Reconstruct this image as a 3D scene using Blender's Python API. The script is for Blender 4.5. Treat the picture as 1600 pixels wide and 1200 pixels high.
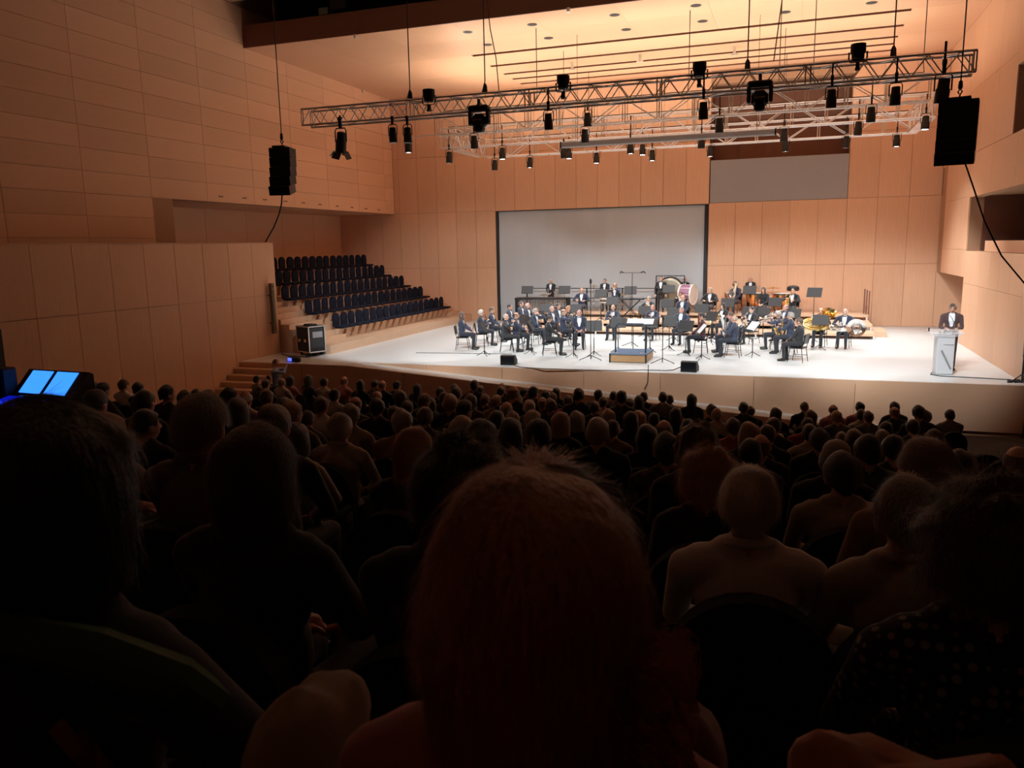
import bpy, bmesh, math, random
from mathutils import Vector, Matrix, noise
import numpy as np
R = math.radians
random.seed(7)
for o in list(bpy.data.objects): bpy.data.objects.remove(o)
SC = bpy.context.scene
COL = SC.collection

# ------------------------------------------------------------------ camera (focal length from a 1600x1200 frame)
CAMZ = 3.52                       # stage floor is z = 0
F = 1236.0
YAW, PIT, ROLL = R(-19.615), R(-9.808), R(-1.057)
fw = Vector((math.sin(YAW)*math.cos(PIT), math.cos(YAW)*math.cos(PIT), math.sin(PIT)))
rt = Vector((math.cos(YAW), -math.sin(YAW), 0)); upv = rt.cross(fw)
cr = math.cos(ROLL)*rt + math.sin(ROLL)*upv
cu = -math.sin(ROLL)*rt + math.cos(ROLL)*upv
cd = bpy.data.cameras.new('camera'); cam = bpy.data.objects.new('camera', cd); COL.objects.link(cam)
M = Matrix((cr, cu, -fw)).transposed().to_4x4(); M.translation = (0, 0, CAMZ)
cam.matrix_world = M
cd.sensor_fit = 'HORIZONTAL'; cd.sensor_width = 36; cd.lens = F/1600*36
cd.clip_start = 0.05; cd.clip_end = 200
cd.dof.use_dof = True; cd.dof.focus_distance = 22; cd.dof.aperture_fstop = 9
SC.camera = cam
# ------------------------------------------------------------------ world, exposure
W = bpy.data.worlds.new('World'); SC.world = W; W.use_nodes = True
W.node_tree.nodes['Background'].inputs[0].default_value = (0.9, 0.6, 0.45, 1)
W.node_tree.nodes['Background'].inputs[1].default_value = 0.0
SC.view_settings.view_transform = 'Standard'; SC.view_settings.look = 'None'
SC.view_settings.gamma = 1; SC.view_settings.use_curve_mapping = False
SC.view_settings.exposure = 0.70
SC.cycles.max_bounces = 16; SC.cycles.diffuse_bounces = 12
FRONT_W, TOP_W, UP_W = 890.0, 400.0, 215.0      # power of front lanterns, stage truss lanterns, and the added ceiling fill

def ray(x, y): return fw + cr*((x-800)/F) + cu*((600-y)/F)
def atY(x, y, Y): d = ray(x, y); p = d*(Y/d.y); return Vector((p.x, p.y, p.z+CAMZ))
def atZ(x, y, Z): d = ray(x, y); p = d*((Z-CAMZ)/d.z); return Vector((p.x, p.y, Z))
def atD(x, y, D): p = ray(x, y)*D; return Vector((p.x, p.y, p.z+CAMZ))

# ------------------------------------------------------------------ materials
MATS = {}
def mat(name, col, rough=.6, metal=0, var=0.0, nscale=8, bump=0, emit=None, estr=0, alpha=1, trans=0, stretch=None, objvar=0, sheen=0, spec=None):
    if name in MATS: return MATS[name]
    m = bpy.data.materials.new(name); m.use_nodes = True; nt = m.node_tree; b = nt.nodes['Principled BSDF']
    c = (*col, 1)
    b.inputs['Base Color'].default_value = c; b.inputs['Roughness'].default_value = rough; b.inputs['Metallic'].default_value = metal
    if emit: b.inputs['Emission Color'].default_value = (*emit, 1); b.inputs['Emission Strength'].default_value = estr
    if trans: b.inputs['Transmission Weight'].default_value = trans
    if sheen: b.inputs['Sheen Weight'].default_value = sheen
    if alpha < 1: b.inputs['Alpha'].default_value = alpha
    src = None
    if var or bump:
        tc = nt.nodes.new('ShaderNodeTexCoord'); mp = nt.nodes.new('ShaderNodeMapping'); nz = nt.nodes.new('ShaderNodeTexNoise')
        nt.links.new(tc.outputs['Object'], mp.inputs[0]); nt.links.new(mp.outputs[0], nz.inputs['Vector'])
        if stretch: mp.inputs['Scale'].default_value = stretch
        nz.inputs['Scale'].default_value = nscale; nz.inputs['Detail'].default_value = 5
        if var:
            mr = nt.nodes.new('ShaderNodeMapRange'); mr.inputs['To Min'].default_value = 1-var; mr.inputs['To Max'].default_value = 1+var
            nt.links.new(nz.outputs['Fac'], mr.inputs['Value'])
            mx = nt.nodes.new('ShaderNodeMix'); mx.data_type = 'RGBA'; mx.blend_type = 'MULTIPLY'; mx.inputs[0].default_value = 1
            mx.inputs[6].default_value = c; nt.links.new(mr.outputs[0], mx.inputs[7]); src = mx.outputs[2]
        if bump:
            bp = nt.nodes.new('ShaderNodeBump'); bp.inputs['Strength'].default_value = bump; bp.inputs['Distance'].default_value = .02
            nt.links.new(nz.outputs['Fac'], bp.inputs['Height']); nt.links.new(bp.outputs[0], b.inputs['Normal'])
    if objvar:
        oi = nt.nodes.new('ShaderNodeObjectInfo'); mr = nt.nodes.new('ShaderNodeMapRange')
        mr.inputs['To Min'].default_value = 1-objvar; mr.inputs['To Max'].default_value = 1+objvar*.6
        nt.links.new(oi.outputs['Random'], mr.inputs['Value'])
        mx = nt.nodes.new('ShaderNodeMix'); mx.data_type = 'RGBA'; mx.blend_type = 'MULTIPLY'; mx.inputs[0].default_value = 1
        if src: nt.links.new(src, mx.inputs[6])
        else: mx.inputs[6].default_value = c
        nt.links.new(mr.outputs[0], mx.inputs[7]); src = mx.outputs[2]
    if src: nt.links.new(src, b.inputs['Base Color'])
    if spec is not None: b.inputs['Specular IOR Level'].default_value = spec
    MATS[name] = m; return m
WOODC = (.70, .415, .26)
wood_h = mat('beech_panel_horizontal', WOODC, .42, var=.06, nscale=3, stretch=(.6, .6, 12), objvar=.07, spec=.15)
wood_v = mat('beech_panel_vertical', WOODC, .42, var=.10, nscale=3, stretch=(10, 10, .5), objvar=.05, spec=.15)
wood_c = mat('beech_ceiling', WOODC, .45, var=.08, nscale=3, stretch=(.5, 10, 1), objvar=.05, spec=.15)
wood_s = mat('beech_step', (.62, .42, .28), .4, var=.10, nscale=4, stretch=(6, .6, 6))
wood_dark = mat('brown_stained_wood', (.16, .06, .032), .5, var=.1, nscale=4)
joint = mat('joint_brown', (.40, .225, .13), .8)  # brown backing colour showing in the joints between panels
stage_m = mat('pale_stage_floor', (.61, .635, .625), .34, var=.05, nscale=1.2)
black_m = mat('matt_black', (.012, .012, .013), .6)
blackg = mat('gloss_black', (.012, .012, .014), .3)
dark_metal = mat('dark_metal', (.03, .03, .033), .35, .7)
alu = mat('bright_aluminium', (.78, .77, .76), .36, .9)
steel = mat('chrome_steel', (.7, .7, .7), .18, 1)
silver = mat('silver_plate', (.86, .85, .83), .16, 1)
brass = mat('lacquered_brass', (.83, .58, .22), .2, 1)
copper = mat('copper_bowl', (.85, .42, .18), .25, 1)
grey_cloth = mat('grey_projection_cloth', (.47, .50, .52), .85, var=.05, nscale=.6)
grey_panel = mat('grey_front_panel', (.33, .32, .32), .7)
seat_blue = mat('navy_seat_fabric', (.008, .010, .022), .9, spec=.2, var=.1, nscale=30)
seat_dark = mat('charcoal_seat_fabric', (.010, .011, .016), .9)
carpet = mat('dark_carpet', (.03, .022, .02), .95, var=.2, nscale=40)
white_p = mat('white_paper', (.85, .87, .88), .7)
lens_on = mat('lit_lens', (1, 1, 1), .3, emit=(1, .95, .88), estr=9)
desk_m = mat('stand_desk_grey', (.034, .032, .032), .55)
plain_white = mat('lectern_grey_white', (.62, .62, .64), .45)
acryl = mat('clear_acrylic', (.9, .92, .93), .08, alpha=.22)
rope_m = mat('dark_steel_rope', (.035, .03, .028), .6)

# ------------------------------------------------------------------ mesh helpers
class MB:
    def __init__(s): s.v = []; s.f = []; s.m = []
    def add(s, vs, fs, mi=0):
        n = len(s.v); s.v += [tuple(v) for v in vs]; s.f += [tuple(i+n for i in f) for f in fs]; s.m += [mi]*len(fs); return s
    def box(s, c, d, rot=None, mi=0):
        c = Vector(c); vs = []
        for x in (-.5, .5):
            for y in (-.5, .5):
                for z in (-.5, .5):
                    p = Vector((x*d[0], y*d[1], z*d[2])); p = rot @ p if rot else p; vs.append(p+c)
        return s.add(vs, [(0,1,3,2),(4,6,7,5),(0,4,5,1),(2,3,7,6),(0,2,6,4),(1,5,7,3)], mi)
    def box2(s, a, b, mi=0): return s.box([(a[i]+b[i])/2 for i in range(3)], [abs(b[i]-a[i]) for i in range(3)], None, mi)
    def bev(s, c, d, b=.01, rot=None, mi=0):
        # box with chamfered edges
        hx, hy, hz = d[0]/2, d[1]/2, d[2]/2; b = min(b, hx*.9, hy*.9, hz*.9); vs = []
        for sx in (-1, 1):
            for sy in (-1, 1):
                for sz in (-1, 1):
                    vs += [Vector((sx*hx, sy*(hy-b), sz*(hz-b))), Vector((sx*(hx-b), sy*hy, sz*(hz-b))), Vector((sx*(hx-b), sy*(hy-b), sz*hz))]
        bm = bmesh.new(); bv = [bm.verts.new(v) for v in vs]; g = bmesh.ops.convex_hull(bm, input=bv)
        bm.verts.index_update(); vv = [v.co.copy() for v in bm.verts]; ff = [tuple(v.index for v in f.verts) for f in bm.faces]; bm.free()
        c = Vector(c); vv = [(rot @ v if rot else v)+c for v in vv]
        return s.add(vv, ff, mi)
    def tube(s, pts, rad, n=8, caps=True, mi=0, closed=False):
        pts = [Vector(p) for p in pts]; k = len(pts); rads = rad if isinstance(rad, (list, tuple)) else [rad]*k
        vs = []; prev = None
        for i, p in enumerate(pts):
            if closed: t = pts[(i+1) % k]-pts[i-1]
            else: t = pts[min(i+1, k-1)]-pts[max(i-1, 0)]
            t.normalize()
            if prev is None:
                a = Vector((0, 0, 1)) if abs(t.z) < .9 else Vector((1, 0, 0)); u = t.cross(a).normalized()
            else:
                u = prev - t*prev.dot(t); u = u.normalized() if u.length > 1e-6 else t.orthogonal().normalized()
            prev = u; w = t.cross(u)
            for j in range(n):
                a = 2*math.pi*j/n; vs.append(p+(u*math.cos(a)+w*math.sin(a))*rads[i])
        fs = []
        for i in range(k if closed else k-1):
            i2 = (i+1) % k
            for j in range(n): fs.append((i*n+j, i*n+(j+1) % n, i2*n+(j+1) % n, i2*n+j))
        if caps and not closed: fs += [tuple(range(n))[::-1], tuple((k-1)*n+j for j in range(n))]
        return s.add(vs, fs, mi)
    def lathe(s, prof, n=20, mtx=None, mi=0, caps=True):
        # prof: (radius, z)
        vs = []; k = len(prof)
        for r, z in prof:
            for j in range(n):
                a = 2*math.pi*j/n; v = Vector((r*math.cos(a), r*math.sin(a), z)); vs.append(mtx @ v if mtx else v)
        fs = [(i*n+j, i*n+(j+1) % n, (i+1)*n+(j+1) % n, (i+1)*n+j) for i in range(k-1) for j in range(n)]
        if caps: fs += [tuple(range(n))[::-1], tuple((k-1)*n+j for j in range(n))]
        return s.add(vs, fs, mi)
    def ball(s, c, r, n=10, m=7, mi=0, rot=None):
        r = r if isinstance(r, (list, tuple)) else (r, r, r); vs = []; c = Vector(c)
        for i in range(m+1):
            th = math.pi*i/m
            for j in range(n):
                a = 2*math.pi*j/n; v = Vector((r[0]*math.sin(th)*math.cos(a), r[1]*math.sin(th)*math.sin(a), r[2]*math.cos(th)))
                vs.append((rot @ v if rot else v)+c)
        fs = [(i*n+j, (i+1)*n+j, (i+1)*n+(j+1) % n, i*n+(j+1) % n) for i in range(m) for j in range(n)]
        return s.add(vs, fs, mi)
    def prism(s, poly, a, b, axis='y', mi=0):
        # poly in the two other axes, extruded from a to b
        def P(u, v, w): return {'y': (u, w, v), 'x': (w, u, v), 'z': (u, v, w)}[axis]
        n = len(poly); vs = [P(u, v, a) for u, v in poly]+[P(u, v, b) for u, v in poly]
        fs = [tuple(range(n)), tuple(range(2*n-1, n-1, -1))]+[(i, i+n, (i+1) % n+n, (i+1) % n) for i in range(n)]
        return s.add(vs, fs, mi)
    def mesh(s, name, mats, smooth=False):
        me = bpy.data.meshes.new(name); me.from_pydata(s.v, [], s.f)
        for m in (mats if isinstance(mats, (list, tuple)) else [mats]): me.materials.append(m)
        me.polygons.foreach_set('material_index', s.m)
        bm = bmesh.new(); bm.from_mesh(me); bmesh.ops.recalc_face_normals(bm, faces=bm.faces[:]); bm.to_mesh(me); bm.free()
        if smooth:
            me.polygons.foreach_set('use_smooth', [True]*len(me.polygons))
            try: me.set_sharp_from_angle(angle=R(45))
            except Exception: pass
        me.update(); return me
    def build(s, name, mats, parent=None, smooth=False): return ob(name, s.mesh(name, mats, smooth), parent)

def ob(name, data, parent=None, loc=None, rot=None):
    o = bpy.data.objects.new(name, data); COL.objects.link(o)
    if parent: o.parent = parent
    if loc is not None: o.location = loc
    if rot is not None: o.rotation_euler = rot
    return o
def tag(o, label=None, cat=None, group=None, kind=None):
    if label: o['label'] = label
    if cat: o['category'] = cat
    if group: o['group'] = group
    if kind: o['kind'] = kind
    return o
def thing(name, label, cat, loc=(0, 0, 0), rz=0, group=None):
    o = ob(name, None, None, loc, (0, 0, rz)); o.empty_display_size = .1; return tag(o, label, cat, group)
def struct(name, mb, m, parent=None):
    o = mb.build(name, m, parent); o['kind'] = 'structure'; return o
ORD = ['zeroth','first','second','third','fourth','fifth','sixth','seventh','eighth','ninth','tenth','eleventh','twelfth','thirteenth','fourteenth','fifteenth','sixteenth','seventeenth','eighteenth','nineteenth','twentieth','twenty-first','twenty-second','twenty-third','twenty-fourth','twenty-fifth','twenty-sixth','twenty-seventh','twenty-eighth','twenty-ninth','thirtieth']

# ------------------------------------------------------------------ the hall
XL, XR, YB, YF = -19.0, 5.42, 36.25, 21.87
ZC, ZU, ZLED, ZHF = 10.75, 12.17, 5.25, -1.16     # stage ceiling, hall ceiling, ledge, hall floor in front of the stage
XREC = -22.15

def panel_grid(parent, us, vs, fn, m, gap=.02, th=.03, name='panel', skip=None):
    """separate panels between joints us x vs; fn(u,v,w) -> point, w = out of the wall"""
    cache = {}
    for i in range(len(us)-1):
        for j in range(len(vs)-1):
            if skip and skip((us[i]+us[i+1])/2, (vs[j]+vs[j+1])/2): continue
            u0, u1, v0, v1 = us[i]+gap/2, us[i+1]-gap/2, vs[j]+gap/2, vs[j+1]-gap/2
            c = Vector(fn((u0+u1)/2, (v0+v1)/2, th/2)); key = (round(u1-u0, 3), round(v1-v0, 3))
            if key not in cache:
                a = Vector(fn(u0, v0, 0))-c; b = Vector(fn(u1, v1, th))-c
                cache[key] = MB().box2(a, b).mesh(name, m)
            ob(name, cache[key], parent, c)
def frange(a, b, st):
    r = []; x = a
    while x < b-1e-6: r.append(x); x += st
    r.append(b); return r

# left wall, upper part with its ledge over the side tiers
wl = struct('wall_left', MB().box2((XL-.35, 21.05, ZLED), (XL-.03, YB+.4, 13.2)).box2((XL-.35, -9, -2), (XL-.03, 21.05, 13.2)), joint)
ycols = [25.22-2.53*k for k in range(13, 0, -1)]+[25.22+2.53*k for k in range(0, 4)]+[35.34, YB]
ycols = sorted(set(round(y, 3) for y in ycols))
zrows = [ZLED+.625*k for k in range(-3, 12)]
panel_grid(wl, ycols, zrows, lambda u, v, w: (XL-.03+w, u, v), wood_h, gap=.011,
           skip=lambda u, v: (v < ZLED and u > 21) or u < 4)
mbe = MB().box2((XL-.35, 21.04, 3.3), (XL, 21.06, ZLED))
# rows of three small air holes along the ledge
for p in [(345,307),(382,309.5),(414,312),(446,314.5),(474,317),(500,319.5),(527,322),(550,324),(572,326),(592,328)]:
    d = ray(*p); t = XL/d.x; c = Vector((XL+.004, d.y*t, d.z*t+CAMZ))
    for k in (-1, 0, 1):
        MB().lathe([(.028, -.004), (.028, .003)], 8, Matrix.Translation(c+Vector((0, k*.085, 0))) @ Matrix.Rotation(R(90), 4, 'Y')).build('air_hole', black_m, wl)
# recess behind the tiers
wr = struct('wall_recess', MB().box2((XREC-.3, 20.8, -.6), (XREC, YB+.4, 5.6)).box2((XREC, 20.8, 3.4), (XL-.35, 21.04, ZLED)), wood_v)
cr_ = struct('ceiling_recess', MB().box2((XREC, 21.05, ZLED), (XL-.35, YB, ZLED+.2)), wood_c)
panel_grid(wr, frange(21.1, 36.2, 2.53), [2.3, 3.8, 5.24], lambda u, v, w: (XREC+w, u, v), wood_h, gap=.016)
for y in (23.0, 25.6, 28.2, 30.8, 33.4):
    MB().lathe([(.05, -.01), (.05, 0)], 12, Matrix.Translation((XL-.7, y, ZLED-.0))).build('recess_downlight', alu, cr_)

# back wall (four fields around the screen opening and the upper opening)
ZJ = 2.56
wb = struct('wall_back', MB().box2((XREC-.3, YB+.03, -.1), (-13.6, YB+.6, ZC+.3)).box2((-13.6, YB+.03, 5.22), (-3.64, YB+.6, ZC+.3))
            .box2((-3.64, YB+.03, -.1), (1.95, YB+.6, 5.26)).box2((1.95, YB+.03, -.1), (9.5, YB+.6, ZC+.3)).box2((-3.64, YB+.03, 10.2), (1.95, YB+.6, ZC+.3)), joint)
fb = lambda u, v, w: (u, YB+.03-w, v)
panel_grid(wb, [XREC]+[-13.6-k*1.02 for k in range(8, -1, -1)], [0, ZJ, ZLED], fb, wood_v, gap=.014)
panel_grid(wb, [XL+.01]+[-13.6-k*1.02 for k in range(5, -1, -1)], [ZLED, 7.9, ZC], fb, wood_v, gap=.014)
panel_grid(wb, [-13.6+k*.996 for k in range(11)], [5.23, 7.9, ZC], fb, wood_v, gap=.014)
panel_grid(wb, [-3.62+k*1.115 for k in range(6)]+[3.1, 4.26, 5.42, 6.6, 7.8, 9.0], [0, ZJ, 5.26], fb, wood_v, gap=.014)
panel_grid(wb, [1.96, 3.1, 4.26, 5.42], [5.26, 7.9, ZC], fb, wood_v, gap=.014)
# recess of the low screen
struct('trim_1', MB().box2((-13.62, YB+.35, 0), (-3.6, YB+.6, 5.24)).box2((-13.62, YB+.02, 5.2), (-3.64, YB+.4, 5.24)), black_m)
nx = 60; mb = MB(); vs = []; 
for i in range(nx+1):
    for j in range(2):
        x = -13.47+i*(9.66)/nx; e = (.03*math.sin(j*3+i*.0) if i in (0, nx) else 0)
        vs.append((x+e, YB+.10+.012*math.sin(i*.9)+.01*math.sin(i*2.3), 5.2 if j else .02))
mb.add(vs, [(2*i, 2*i+2, 2*i+3, 2*i+1) for i in range(nx)])
tag(mb.build('projection_curtain', grey_cloth, None, True), 'large grey screen cloth filling the low opening behind the percussion', 'screen')
for x, w, l in ((-13.53, .12, 'left'), (-3.74, .14, 'right')):
    vs = []
    for j in range(25):
        z = .01+5.18*j/24; e = .035*noise.noise((x, z*1.6, 0))+.02*math.sin(z*3)
        vs += [(x-w/2, YB+.02, z), (x+w/2+e, YB+.02, z), (x+w/2+e, YB+.08, z), (x-w/2, YB+.08, z)]
    fs = [(4*j+k, 4*j+(k+1) % 4, 4*j+4+(k+1) % 4, 4*j+4+k) for j in range(24) for k in range(4)]+[(0,1,2,3),(96,97,98,99)]
    tag(MB().add(vs, fs).build('black_drape', black_m), 'narrow black drape hanging along the %s edge of the grey screen' % l, 'drape')
# upper opening: grey front, brown reveal
tag(MB().box2((-3.6, YB+.02, 5.27), (1.94, YB+.14, 7.06)).build('balcony_front', grey_panel), 'flat grey panel in the upper opening of the back wall', 'panel')
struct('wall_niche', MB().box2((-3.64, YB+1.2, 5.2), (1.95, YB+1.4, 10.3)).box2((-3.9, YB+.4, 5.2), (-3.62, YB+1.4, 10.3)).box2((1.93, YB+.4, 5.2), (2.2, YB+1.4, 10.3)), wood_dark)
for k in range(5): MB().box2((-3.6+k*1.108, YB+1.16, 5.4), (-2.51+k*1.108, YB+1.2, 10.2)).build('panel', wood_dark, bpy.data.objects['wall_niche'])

# right wall: balcony fascia, opening, lower wall
wrt = struct('wall_right', MB().box2((XR+.03, -9, -2.9), (XR+.4, 30.6, CAMZ-.40)).box2((XR+.03, 30.55, CAMZ-1.28), (XR+.4, YB+.03, 13.2))
             .box2((XR+.03, -9, CAMZ+1.36), (XR+.4, 30.55, CAMZ+2.77)).box2((XR+.03, 25.5, CAMZ+2.77), (XR+.4, 30.55, 13.2)).box2((XR+.03, -9, CAMZ+4.55), (XR+.4, 25.5, 13.2)), joint)
fr = lambda u, v, w: (XR+.03-w, u, v)
lw = [YF-.0+1.25*k for k in range(7)]+[30.6]
panel_grid(wrt, lw, [0, 2.05, CAMZ-.40], fr, wood_v, gap=.008)
panel_grid(wrt, [30.6, 31.9, 33.1, 34.2, 35.2], [CAMZ-1.28, CAMZ-.36, CAMZ+1.4, CAMZ+2.78], fr, wood_v, gap=.008)
panel_grid(wrt, frange(19.0, 30.6, 2.9), [CAMZ+1.36, CAMZ+2.77], fr, wood_h, gap=.008)
panel_grid(wrt, frange(25.5, 36.2, 2.14), [CAMZ+2.78, 8.4, ZC], fr, wood_v, gap=.008)
panel_grid(wrt, frange(18.0, 25.5, 2.5), [CAMZ+4.55, 10.3, 12.1], fr, wood_h, gap=.008)
struct('wall_box', MB().box2((9.0, 14, 2.2), (9.3, 36.2, 9)).box2((XR+.4, 30.4, 2.8), (9.2, 30.6, 5.2)).box2((XR+.4, 25.4, 6.2), (9.2, 25.6, 8.2)), wood_dark)
struct('trim_2', MB().box2((XR+.35, 14, CAMZ-.42), (XR+.7, 29.55, CAMZ-.07)), wood_v)
struct('floor_box', MB().box2((XR+.4, 14, 2.2), (9.2, 30.5, 2.4)).box2((XR+.4, 14, 6.1), (9.2, 25.5, 6.25)).box2((XR+.4, 14, CAMZ+1.4), (9.2, 30.5, CAMZ+1.5)).box2((XR+.4, 14, 8.1), (9.2, 25.5, 8.2)), joint)
struct('wall_wing', MB().box2((9.2, 30.4, -.1), (9.5, YB, 2.6)).box2((XR+.4, 30.55, 2.2), (9.3, YB, 2.3)).box2((XR+.03, 30.58, 0), (9.3, 30.7, 2.3)), wood_v)

# ceilings
zc = struct('ceiling', MB().box2((XL-.3, 25.24, ZC+.03), (XR+.4, 29.5, ZC+.3)).box2((XL-.3, 29.5, ZC+.03), (-11.95, YB+.6, ZC+.3)).box2((3.2, 29.5, ZC+.03), (XR+.4, YB+.6, ZC+.3))
            .box2((-11.95, 29.5, ZC+.4), (3.2, YB+.6, ZC+.5)), joint)
gy = [29.5, 31.45, 33.05, 34.15, 35.25]
fc = lambda u, v, w: (u, v, ZC+.03-w)
xs_c = [XL, -16.3, -13.6, -10.9, -8.2, -5.5, -2.8, -.1, 2.6, XR]
panel_grid(zc, xs_c, [25.25, 27.4, 29.5], fc, wood_c, gap=.006)
panel_grid(zc, [XL, -15.5, -11.95], [29.5, 32.8, YB], fc, wood_c, gap=.006)
panel_grid(zc, [3.2, XR], [29.5, 32.8, YB], fc, wood_c, gap=.006)
for k, y in enumerate(gy):      # strips between the slots, raised
    y0 = y+.28; y1 = (gy[k+1] if k < 4 else YB)
    MB().box2((-11.95, y0, ZC), (3.2, y1, ZC+.06)).build('ceiling_strip', wood_c, zc)
    MB().box2((-11.95, y, ZC+.30), (3.2, y+.28, ZC+.33)).box2((-11.95, y+.27, ZC+.004), (3.2, y+.279, ZC+.3)).build('slot_shade_lining', wood_dark, zc)  # dark lining puts the shade of the slots into the colour
struct('trim_3', MB().box2((XL, 25.2, ZC), (XR, 25.24, ZC+.75)), wood_dark)
struct('ceiling_hall', MB().box2((XL-.3, -9, ZU), (XR+.4, 24.7, ZU+.2)), wood_c)
struct('wall_plenum', MB().box2((XL-.3, 27.5, ZC+.3), (XR+.4, 27.6, 14)).box2((XL-.3, 24.6, 13.6), (XR+.4, 27.6, 13.7)).box2((XL-.3, 24.6, ZU+.1), (XR+.4, 24.7, 13.7)), black_m)
struct('wall_rear', MB().box2((XL-.3, -9.3, -3), (XR+.4, -9, 13)), wood_v)
k = 0
for x in (-10.78, -8.48, -5.72, -3.18, -.6, 1.92):
    for y in (26.43, 28.3):
        k += 1
        d = thing('ceiling_downlight', 'round dark recessed downlight in the stage ceiling, %s column from left, %s row' % (ORD[1+(k-1)//2], 'near' if y < 27 else 'far'), 'downlight', (x, y, ZC), 0, 'recessed downlights in the stage ceiling')
        MB().lathe([(.17, -.008), (.17, .0)], 20).build('trim_ring', dark_metal, d)
        MB().lathe([(.13, -.012), (.13, -.006)], 20).build('reflector', black_m, d)
for i, (x, y) in enumerate([(894,97),(1000,84),(1148,72)]):
    p = atZ(x, y, ZC); d = thing('ceiling_bracket', 'small pale metal bracket hanging from the ceiling slots, %s from left' % ORD[i+1], 'bracket', (p.x, p.y, ZC-.3), 0, 'brackets under the ceiling slots')
    MB().box((0, 0, .15), (.1, .1, .3)).build('post', alu, d); MB().box((0, 0, .02), (.24, .14, .05)).build('plate', alu, d)
for i, (x, y) in enumerate([(453,107),(567,140),(555,54),(888,12)]):
    p = atZ(x, y, ZC) if i < 2 else atY(x, y, 25.18)
    MB2 = MB().lathe([(.01, -.14), (.05, -.12), (.06, -.02), (.05, 0)], 12).mesh('sensor', alu, True)
    tag(ob('ceiling_sensor', MB2, None, p), 'small white sensor fitting on the %s' % ['stage ceiling near the left wall, nearer one','stage ceiling near the left wall, farther one','brown ceiling beam, left one','brown ceiling beam, right one'][i], 'sensor')
# projector in the ceiling gap
d = thing('projector', 'dark projector on a pale bracket in the black ceiling gap', 'projector', atY(527, 16, 25.6)); d.location.z = ZC+.78
MB().bev((.2, 0, .3), (.7, .6, .35), .04).build('body', black_m, d); MB().box((-.35, -.1, .12), (.35, .5, .22)).box((0, 0, .06), (1, .1, .05)).build('bracket', mat('green_grey', (.12, .16, .12), .5), d)

# ------------------------------------------------------------------ stage
struct('floor_stage', MB().box2((-17.0, YF+.02, -.12), (XR+.02, YB+.5, 0)).box2((XR, 30.6, -.12), (9.3, YB, 0)).box2((-17, 21.16, -.12), (-12.9, YF+.02, 0)), stage_m)
sf = struct('wall_stage_front', MB().box2((-12.9, YF+.04, -1.4), (XR, YF+.3, -.12)), joint)
panel_grid(sf, [-12.9, -10.6, -8.1, -5.6, -3.4, -.9, 1.6, XR], [-1.2, -.005], lambda u, v, w: (u, YF+.04-w, v), wood_h, gap=.012, th=.04)
# ramp along the stage front, falling to the right
struct('floor_ramp', MB().prism([(-12.9, 0), (2.2, -1.15), (2.2, -1.4), (-12.9, -1.4)], 21.14, YF, 'y'), stage_m)
rf = struct('wall_ramp', MB().prism([(-17, -.01), (-12.9, -.01), (2.2, -1.16), (2.2, -1.5), (-17, -1.5)], 21.12, 21.15, 'y'), wood_h)
for x in (-14.6, -11.0, -7.4, -3.6): MB().box2((x, 21.10, -1.2), (x+.015, 21.121, -.02 if x < -12.9 else -.02-(x+12.9)*.0762)).build('joint', joint, rf)
# parapet on the left and steps
pw = struct('wall_parapet', MB().box2((-17.25, 4, -3), (-16.98, 23.3, CAMZ+.28)), joint)
yp = [23.3-1.165*k for k in range(11, -1, -1)]
panel_grid(pw, yp, [-1.4, CAMZ-1.47, CAMZ+.27], lambda u, v, w: (-16.98+w, u, v), wood_v, gap=.014)
MB().box2((-17.26, 4, CAMZ+.27), (-16.94, 23.31, CAMZ+.30)).build('coping', wood_h, pw)
MB().box2((-17.26, 23.3, -.0), (-16.95, 23.33, CAMZ+.27)).build('end_board', wood_v, pw)
struct('door_1', MB().box2((-16.96, 11.9, -2.0), (-16.93, 13.02, CAMZ-1.62)), black_m)
struct('floor_gallery', MB().box2((XL, 4, CAMZ-.8), (-17.2, 23.3, CAMZ-.6)), carpet)
st = struct('floor_steps', MB().box2((-16.94, 18.6, -1.5), (-15.5, 19.2, -1.15)), joint)
for k in range(6):
    MB().box2((-16.94, 21.12-.32*(k+1), -1.5), (-15.3, 21.12-.32*k, -.17*(k+1))).build('step', wood_s, st)
# side tiers with two stairs
ZT0, TRISE, TX0 = .30, .515, -16.28
t0 = struct('floor_tiers', MB().box2((XREC, 23.4, 0), (-14.95, 36.2, ZT0)), wood_s)
for k in range(1, 5):
    MB().box2((XREC, 25.5, ZT0+TRISE*(k-1)-.02), (TX0-.98*(k-1), 35.25, ZT0+TRISE*k)).build('tier', wood_s, t0)
for y0, y1 in ((23.42, 25.5), (35.25, 36.2)):
    for n in range(1, 13):
        x = -15.6-.327*(n-1); z = ZT0+.1717*n
        MB().box2((XREC, y0, z-.1717-.005), (x, y1, z)).build('step', wood_s, t0)

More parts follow.
